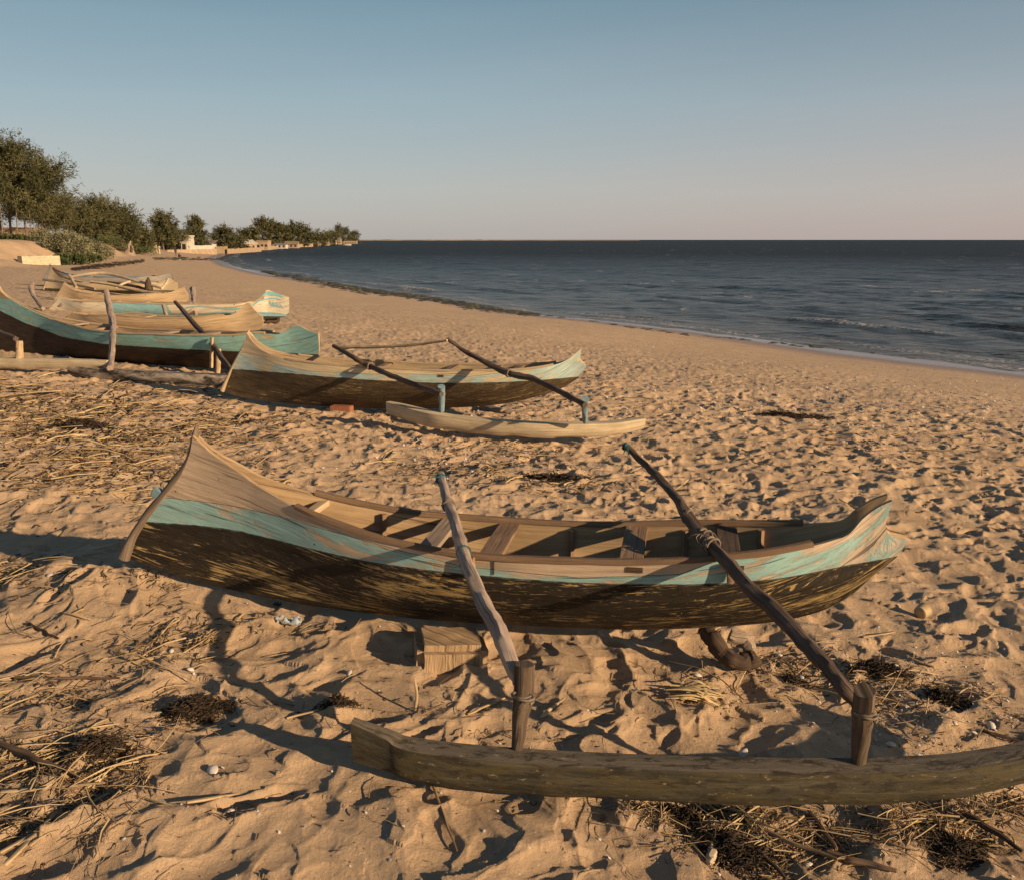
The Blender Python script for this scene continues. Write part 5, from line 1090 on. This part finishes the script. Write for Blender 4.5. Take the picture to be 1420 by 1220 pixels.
def house(u, Y, w_, dp, h, label, wallm, roof='gable', roofm='tin', rh=1.2, doors=1, wins=2, ang=0., name='house', cat='house', group='buildings of the far village'):
    x = ux(u, Y); g = min(gz(x-w_/2, Y), gz(x+w_/2, Y)); r = empty(name, (x, Y, g), label, cat, group); ca, sa = math.cos(ang), math.sin(ang)
    T = lambda a_, b_, c_: (x+a_*ca-b_*sa, Y+a_*sa+b_*ca, g+c_)
    def bx(mb, a0, a1, b0, b1, c0, c1): mb.add([T(a, b, c) for a in (a0, a1) for b in (b0, b1) for c in (c0, c1)], [(0, 1, 3, 2), (4, 6, 7, 5), (0, 4, 5, 1), (2, 3, 7, 6), (1, 5, 7, 3), (0, 2, 6, 4)])
    mb = MB(); bx(mb, -w_/2, w_/2, 0, dp, -.6, h)
    if roof == 'gable':
        k = mb.n; mb.add([T(-w_/2, 0, h), T(-w_/2, dp, h), T(-w_/2, dp/2, h+rh), T(w_/2, 0, h), T(w_/2, dp, h), T(w_/2, dp/2, h+rh)], [(0, 2, 1), (3, 4, 5)])
    mb.build('wall', M[wallm], r, smooth=False); e = .35
    mb = MB()
    if roof == 'gable':
        for sg in (0, 1):
            b0 = -e if sg == 0 else dp+e; z0 = h-rh*e/(dp/2); mb.add([T(-w_/2-e, b0, z0+.03), T(w_/2+e, b0, z0+.03), T(w_/2+e, dp/2, h+rh+.03), T(-w_/2-e, dp/2, h+rh+.03), T(-w_/2-e, b0, z0+.15), T(w_/2+e, b0, z0+.15), T(w_/2+e, dp/2, h+rh+.15), T(-w_/2-e, dp/2, h+rh+.15)], [(0, 1, 2, 3), (7, 6, 5, 4), (0, 4, 5, 1), (0, 3, 7, 4), (1, 5, 6, 2)])
    elif roof == 'lean':
        mb.add([T(a, b, c) for a in (-w_/2-e, w_/2+e) for b, c in ((-e, h+.02), (-e, h+.16), (dp+e, h+rh), (dp+e, h+rh+.14))], [(0, 1, 3, 2), (4, 6, 7, 5), (0, 4, 5, 1), (2, 3, 7, 6), (1, 5, 7, 3), (0, 2, 6, 4)])
    else: bx(mb, -w_/2-.15, w_/2+.15, -.15, dp+.15, h+.004, h+.3)
    mb.build('roof', M[roofm], r, smooth=False)
    n = doors+wins
    for k in range(n):
        c = -w_/2+w_*(k+.5)/n; mb = MB()
        if k < doors: bx(mb, c-.45, c+.45, -.04, .05, 0, 2.0); mb.build('door', M['dark_open'], r, smooth=False)
        else: bx(mb, c-.4, c+.4, -.04, .05, h*.4, h*.4+.9); mb.build('window', M['dark_open'], r, smooth=False)
    return r
house(254, 236, 3.6, 4, 3.9, 'white two storey house between the trees', 'white_wall', 'flat', 'white_wall', wins=2)
house(256.5, 232, 1.5, 2, 2.3, 'small white gatehouse block in front of the two storey house', 'white_wall', 'flat', 'white_wall', wins=0)
house(232, 242, 9, 4, 2.8, 'long low grey roofed house under the spreading tree', 'earth_wall', 'gable', 'tin', 1.0, wins=3)
house(283, 262, 5, 4, 2.3, 'low grey roofed house behind the white fence', 'white_wall', 'lean', 'tin', .9, wins=2)
house(343, 330, 8.5, 6, 2.6, 'whitish roofed house right of the earth walls', 'earth_wall', 'gable', 'white_wall', 1.3, ang=.9)
house(364, 350, 4.4, 5, 3.4, 'plain sand coloured block house beside the whitish roof', 'earth_wall', 'flat', 'earth_wall')
house(388, 400, 5.5, 4, 1.9, 'low pale hut on the sand before the far double clump', 'white_wall', 'lean', 'tin', .5)
house(404, 430, 6, 4, 2.2, 'low dark roofed hut right of the pale hut', 'earth_wall', 'gable', 'thatch', 1.2)
house(448, 620, 7, 5, 3.2, 'small sand coloured hut halfway to the point', 'earth_wall', 'gable', 'thatch', 1.6)
house(460, 700, 6, 5, 5., 'small white house halfway to the point', 'white_wall', 'gable', 'white_wall', 2)
house(469, 760, 4.5, 4, 4., 'tiny sand coloured house right of the small white one', 'earth_wall', 'gable', 'tin', 1.6)
house(486, 880, 12, 5, 3.2, 'long low earth house on the far point', 'earth_wall', 'flat', 'earth_wall', wins=4)
for k, q in enumerate([('garden_wall', 262, 236, 298, 250, 1.9, .3, M['white_wall'], 'white picket garden wall right of the white house', 'wall'), ('garden_wall', 232, 214, 300, 236, .9, .5, M['earth_wall'], 'long low sand coloured retaining wall below the white garden wall', 'wall'),
                       ('garden_wall', 299, 252, 316, 258, 1.9, .25, M['thatch'], 'dark fence panel between white and sand coloured walls', 'wall'), ('garden_wall', 316, 256, 362, 300, 1.5, .35, M['earth_wall'], 'sand coloured compound wall below the whitish roofed house', 'wall'),
                       ('garden_wall', 362, 345, 384, 380, 1.4, .35, M['earth_wall'], 'low pale wall right of the block house', 'wall'), ('garden_wall', 412, 470, 434, 520, 2.0, .4, M['earth_wall'], 'low earth wall under the far double clump', 'wall'), ('garden_wall', 440, 590, 446, 610, 3.0, .4, M['earth_wall'], 'short earth wall beside the hut halfway to the point', 'wall')]):
    wallrun(*q, seed=20+k, group='walls of the far village')
# short pale posts along the upper beach
for k, (u, Y, h, lb) in enumerate([(196, 178, 1.5, 'leftmost pale post on the upper beach'), (203, 180, 1.7, 'second pale post on the upper beach, tallest of the left three'), (208, 182, 1.4, 'third pale post on the upper beach'), (219, 186, 1.4, 'fourth pale post on the upper beach, after the gap'), (222, 186, 1.5, 'last pale post on the upper beach')]):
    x = ux(u, Y); g = gz(x, Y); o_ = peg(None, M['pale_wood'], (x, Y, g+h), (x, Y, g-.3), [.22, .2, .2], 500+k, 6, 'wooden_post'); tag(o_, lb, 'post', 'pale posts on the upper beach')
# weathered stump shrine with a brush heap
x = ux(182, 150); g = gz(x, 150); st_ = empty('tree_stump', (x, 150, g), 'tall pointed bleached stump standing on a mound before the thicket', 'stump')
boom(st_, M['grey_wood'], [(x, 150, g-.2), (x+.1, 150, g+.9), (x+.1, 150, g+1.6), (x+.3, 150, g+2.3)], [1.1, .6, .34, .10], 510, mid=4, lump=.3, name='trunk'); boom(st_, M['dark_wood'], [(x+.3, 149.6, g), (x+.5, 149.6, g+1.), (x+.45, 149.6, g+1.6)], [.2, .22, .1], 511, mid=4, lump=.3, name='hollow')
# beached boats in the distance
def far_boat(u, v, L, ang, label, k, m='pale_wood'):
    p = at(u, v); g = gz(p.x, p.y); r = empty('beached_boat', (p.x, p.y, g), label, 'boat', 'boats beached along the bay', ang); h = .55
    sheer = [(0, g+h+.35), (L*.2, g+h+.05), (L*.5, g+h), (L*.8, g+h+.05), (L, g+h+.35)]; keel = [(0, g+.25), (L*.15, g+.05), (L*.5, g), (L*.85, g+.05), (L, g+.25)]; bm = [(0, .02), (L*.2, .3), (L*.5, .42), (L*.8, .3), (L, .02)]
    c = Canoe((p.x-L/2*math.cos(ang), p.y-L/2*math.sin(ang), 0), ang, sheer, keel, bm, [(0, .15), (1, 0)], [(0, L-.15), (1, L)], [(-1, g+.2), (L+1, g+.2)], [(-1, g+.9), (L+1, g+.9)], nu=30, nv=7, t=.05)
    c.hull(r, [far_mats[k % 3], M['brown_wood']]); [c.thwart(r, M['grey_wood'], L*f, .2, .05) for f in (.35, .65)]; return r
far_mats = [hull_mat('far_hull_pale', (.6, .5, .36), (.6, .52, .4), (.2, .15, .1)), hull_mat('far_hull_dark', (.2, .15, .1), (.2, .16, .12), (.07, .05, .04)), hull_mat('far_hull_white', (.75, .72, .66), (.75, .72, .68), (.4, .38, .34))]
for k, (u, v, L, a_, lb, mi) in enumerate([(165, 347, 4.4, -.35, 'pale beached boat below the broad thicket, leftmost of the far boats', 0), (190, 347, 4, -.5, 'dark beached boat right of the bleached stump', 1), (205, 346, 4, .2, 'pale beached boat before the leftmost posts', 0), (215, 347, 3.4, -.2, 'dark beached boat between two pale ones on the upper beach', 1), (226, 345, 5, .1, 'long dark beached boat below the spreading tree', 1), (240, 345, 4.5, .3, 'dark boat beached nearest the white gatehouse', 1),
                                            (389, 340, 7, .2, 'white cabin sized boat drawn up before the far double clump', 2), (400, 341, 8, .1, 'dark boat right of the white one below the double clump', 1), (376, 343.5, 8, .05, 'flat dark boat on the sand left of the white boat', 1), (418, 340, 9, .1, 'pale boat beached under the far double clump', 0)]):
    far_boat(u, v, L, a_, lb, mi)
# two small white dinghies afloat near the point
p = onz(481, 341.2, SEA); r = empty('moored_boat', (p.x, p.y, SEA), 'small white boat afloat off the far point', 'boat'); L = 6
c = Canoe((p.x-3, p.y, 0), 0, [(0, SEA+1.5), (L*.3, SEA+1.1), (L*.8, SEA+1.0), (L, SEA+1.1)], [(0, SEA), (L*.3, SEA-.3), (L, SEA-.2)], [(0, .03), (L*.3, .8), (L*.7, .9), (L, .7)], [(0, .5), (1, 0)], [(0, L), (1, L)], [(-1, -9), (L+1, -9)], [(-1, -9), (L+1, -9)], nu=24, nv=7, t=.06)
c.hull(r, [far_mats[2], M['white_wall']]); c.thwart(r, M['white_wall'], 3, .3, .06); c.thwart(r, M['white_wall'], 4.5, .3, .06)

# ---------------------------------------------------------------- people far down the beach
def person(u, v, h, label, pose='stand', seed=0):
    p = at(u, v); g = gz(p.x, p.y)
    J = {'pel': (0, 0, .53), 'ch': (0, -.01, .72), 'nk': (0, 0, .835), 'hd': (0, -.01, .875), 'top': (0, 0, .985), 'ls': (.10, 0, .80), 'le': (.125, .02, .64), 'lh': (.12, -.02, .49), 'rs': (-.10, 0, .80), 're': (-.13, .02, .64), 'rh': (-.12, -.03, .49),
         'lk': (.055, -.03, .28), 'la': (.05, .03, .04), 'lt': (.05, -.06, .015), 'lp': (.05, 0, .50), 'rp': (-.05, 0, .50), 'rk': (-.055, .0, .28), 'ra': (-.06, .07, .04), 'rt': (-.06, -.01, .015)}
    if pose == 'sit':
        J = {'pel': (0, 0, .10), 'ch': (0, -.04, .29), 'nk': (0, -.07, .40), 'hd': (0, -.09, .44), 'top': (0, -.10, .55), 'ls': (.10, -.05, .37), 'le': (.13, -.16, .27), 'lh': (.06, -.27, .26), 'rs': (-.10, -.05, .37), 're': (-.13, -.16, .27), 'rh': (-.06, -.27, .26),
             'lp': (.05, 0, .09), 'lk': (.07, -.24, .25), 'la': (.06, -.30, .04), 'lt': (.06, -.38, .015), 'rp': (-.05, 0, .09), 'rk': (-.07, -.24, .25), 'ra': (-.06, -.30, .04), 'rt': (-.06, -.38, .015)}
    E = [('pel', 'ch'), ('ch', 'nk'), ('nk', 'hd'), ('hd', 'top'), ('ch', 'ls'), ('ls', 'le'), ('le', 'lh'), ('ch', 'rs'), ('rs', 're'), ('re', 'rh'), ('pel', 'lp'), ('lp', 'lk'), ('lk', 'la'), ('la', 'lt'), ('pel', 'rp'), ('rp', 'rk'), ('rk', 'ra'), ('ra', 'rt')]
    rad = dict(pel=.075, ch=.085, nk=.032, hd=.05, top=.05, ls=.035, le=.026, lh=.02, rs=.035, re=.026, rh=.02, lp=.06, lk=.038, la=.024, lt=.018, rp=.06, rk=.038, ra=.024, rt=.018)
    ks = list(J); a = .5+seed; V = [(h*(J[k][0]*math.cos(a)-J[k][1]*math.sin(a)), h*(J[k][0]*math.sin(a)+J[k][1]*math.cos(a)), h*J[k][2]) for k in ks]
    me = bpy.data.meshes.new('person'); me.from_pydata(V, [(ks.index(x), ks.index(y)) for x, y in E], []); o = bpy.data.objects.new('person', me); C.objects.link(o); o.location = (p.x, p.y, g)
    o.modifiers.new('skin', 'SKIN'); sd = o.modifiers.new('sub', 'SUBSURF'); sd.levels = sd.render_levels = 1
    for i, k in enumerate(ks): me.skin_vertices[0].data[i].radius = (rad[k]*h*.8, rad[k]*h*.8)
    me.skin_vertices[0].data[0].use_root = True; me.materials.append(M['skin']); tag(o, label, 'person')
    cl = MB(); cz = [(.46, .085), (.56, .095), (.70, .105), (.80, .11), (.835, .05)] if pose == 'stand' else [(.06, .1), (.16, .10), (.29, .105), (.37, .11), (.40, .05)]
    V = []; F = []
    for i, (z_, r_) in enumerate(cz):
        oy = 0 if pose == 'stand' else -.04*z_/.3
        for j in range(12): t = j*math.pi/6; X_ = r_*1.15*math.cos(t); Y_ = r_*.8*math.sin(t)+oy; V.append((p.x+h*(X_*math.cos(a)-Y_*math.sin(a)), p.y+h*(X_*math.sin(a)+Y_*math.cos(a)), g+h*z_))
    for i in range(len(cz)-1):
        for j in range(12): jj = (j+1) % 12; F.append((i*12+j, i*12+jj, i*12+12+jj, i*12+12+j))
    cl.add(V, F); cl.build('shirt', M['cloth'], o); return o
person(244, 356, 1.7, 'person standing on the open beach in dark clothes', 'stand')
person(248, 358, 1.65, 'person sitting on the sand beside the standing one', 'sit', .8)
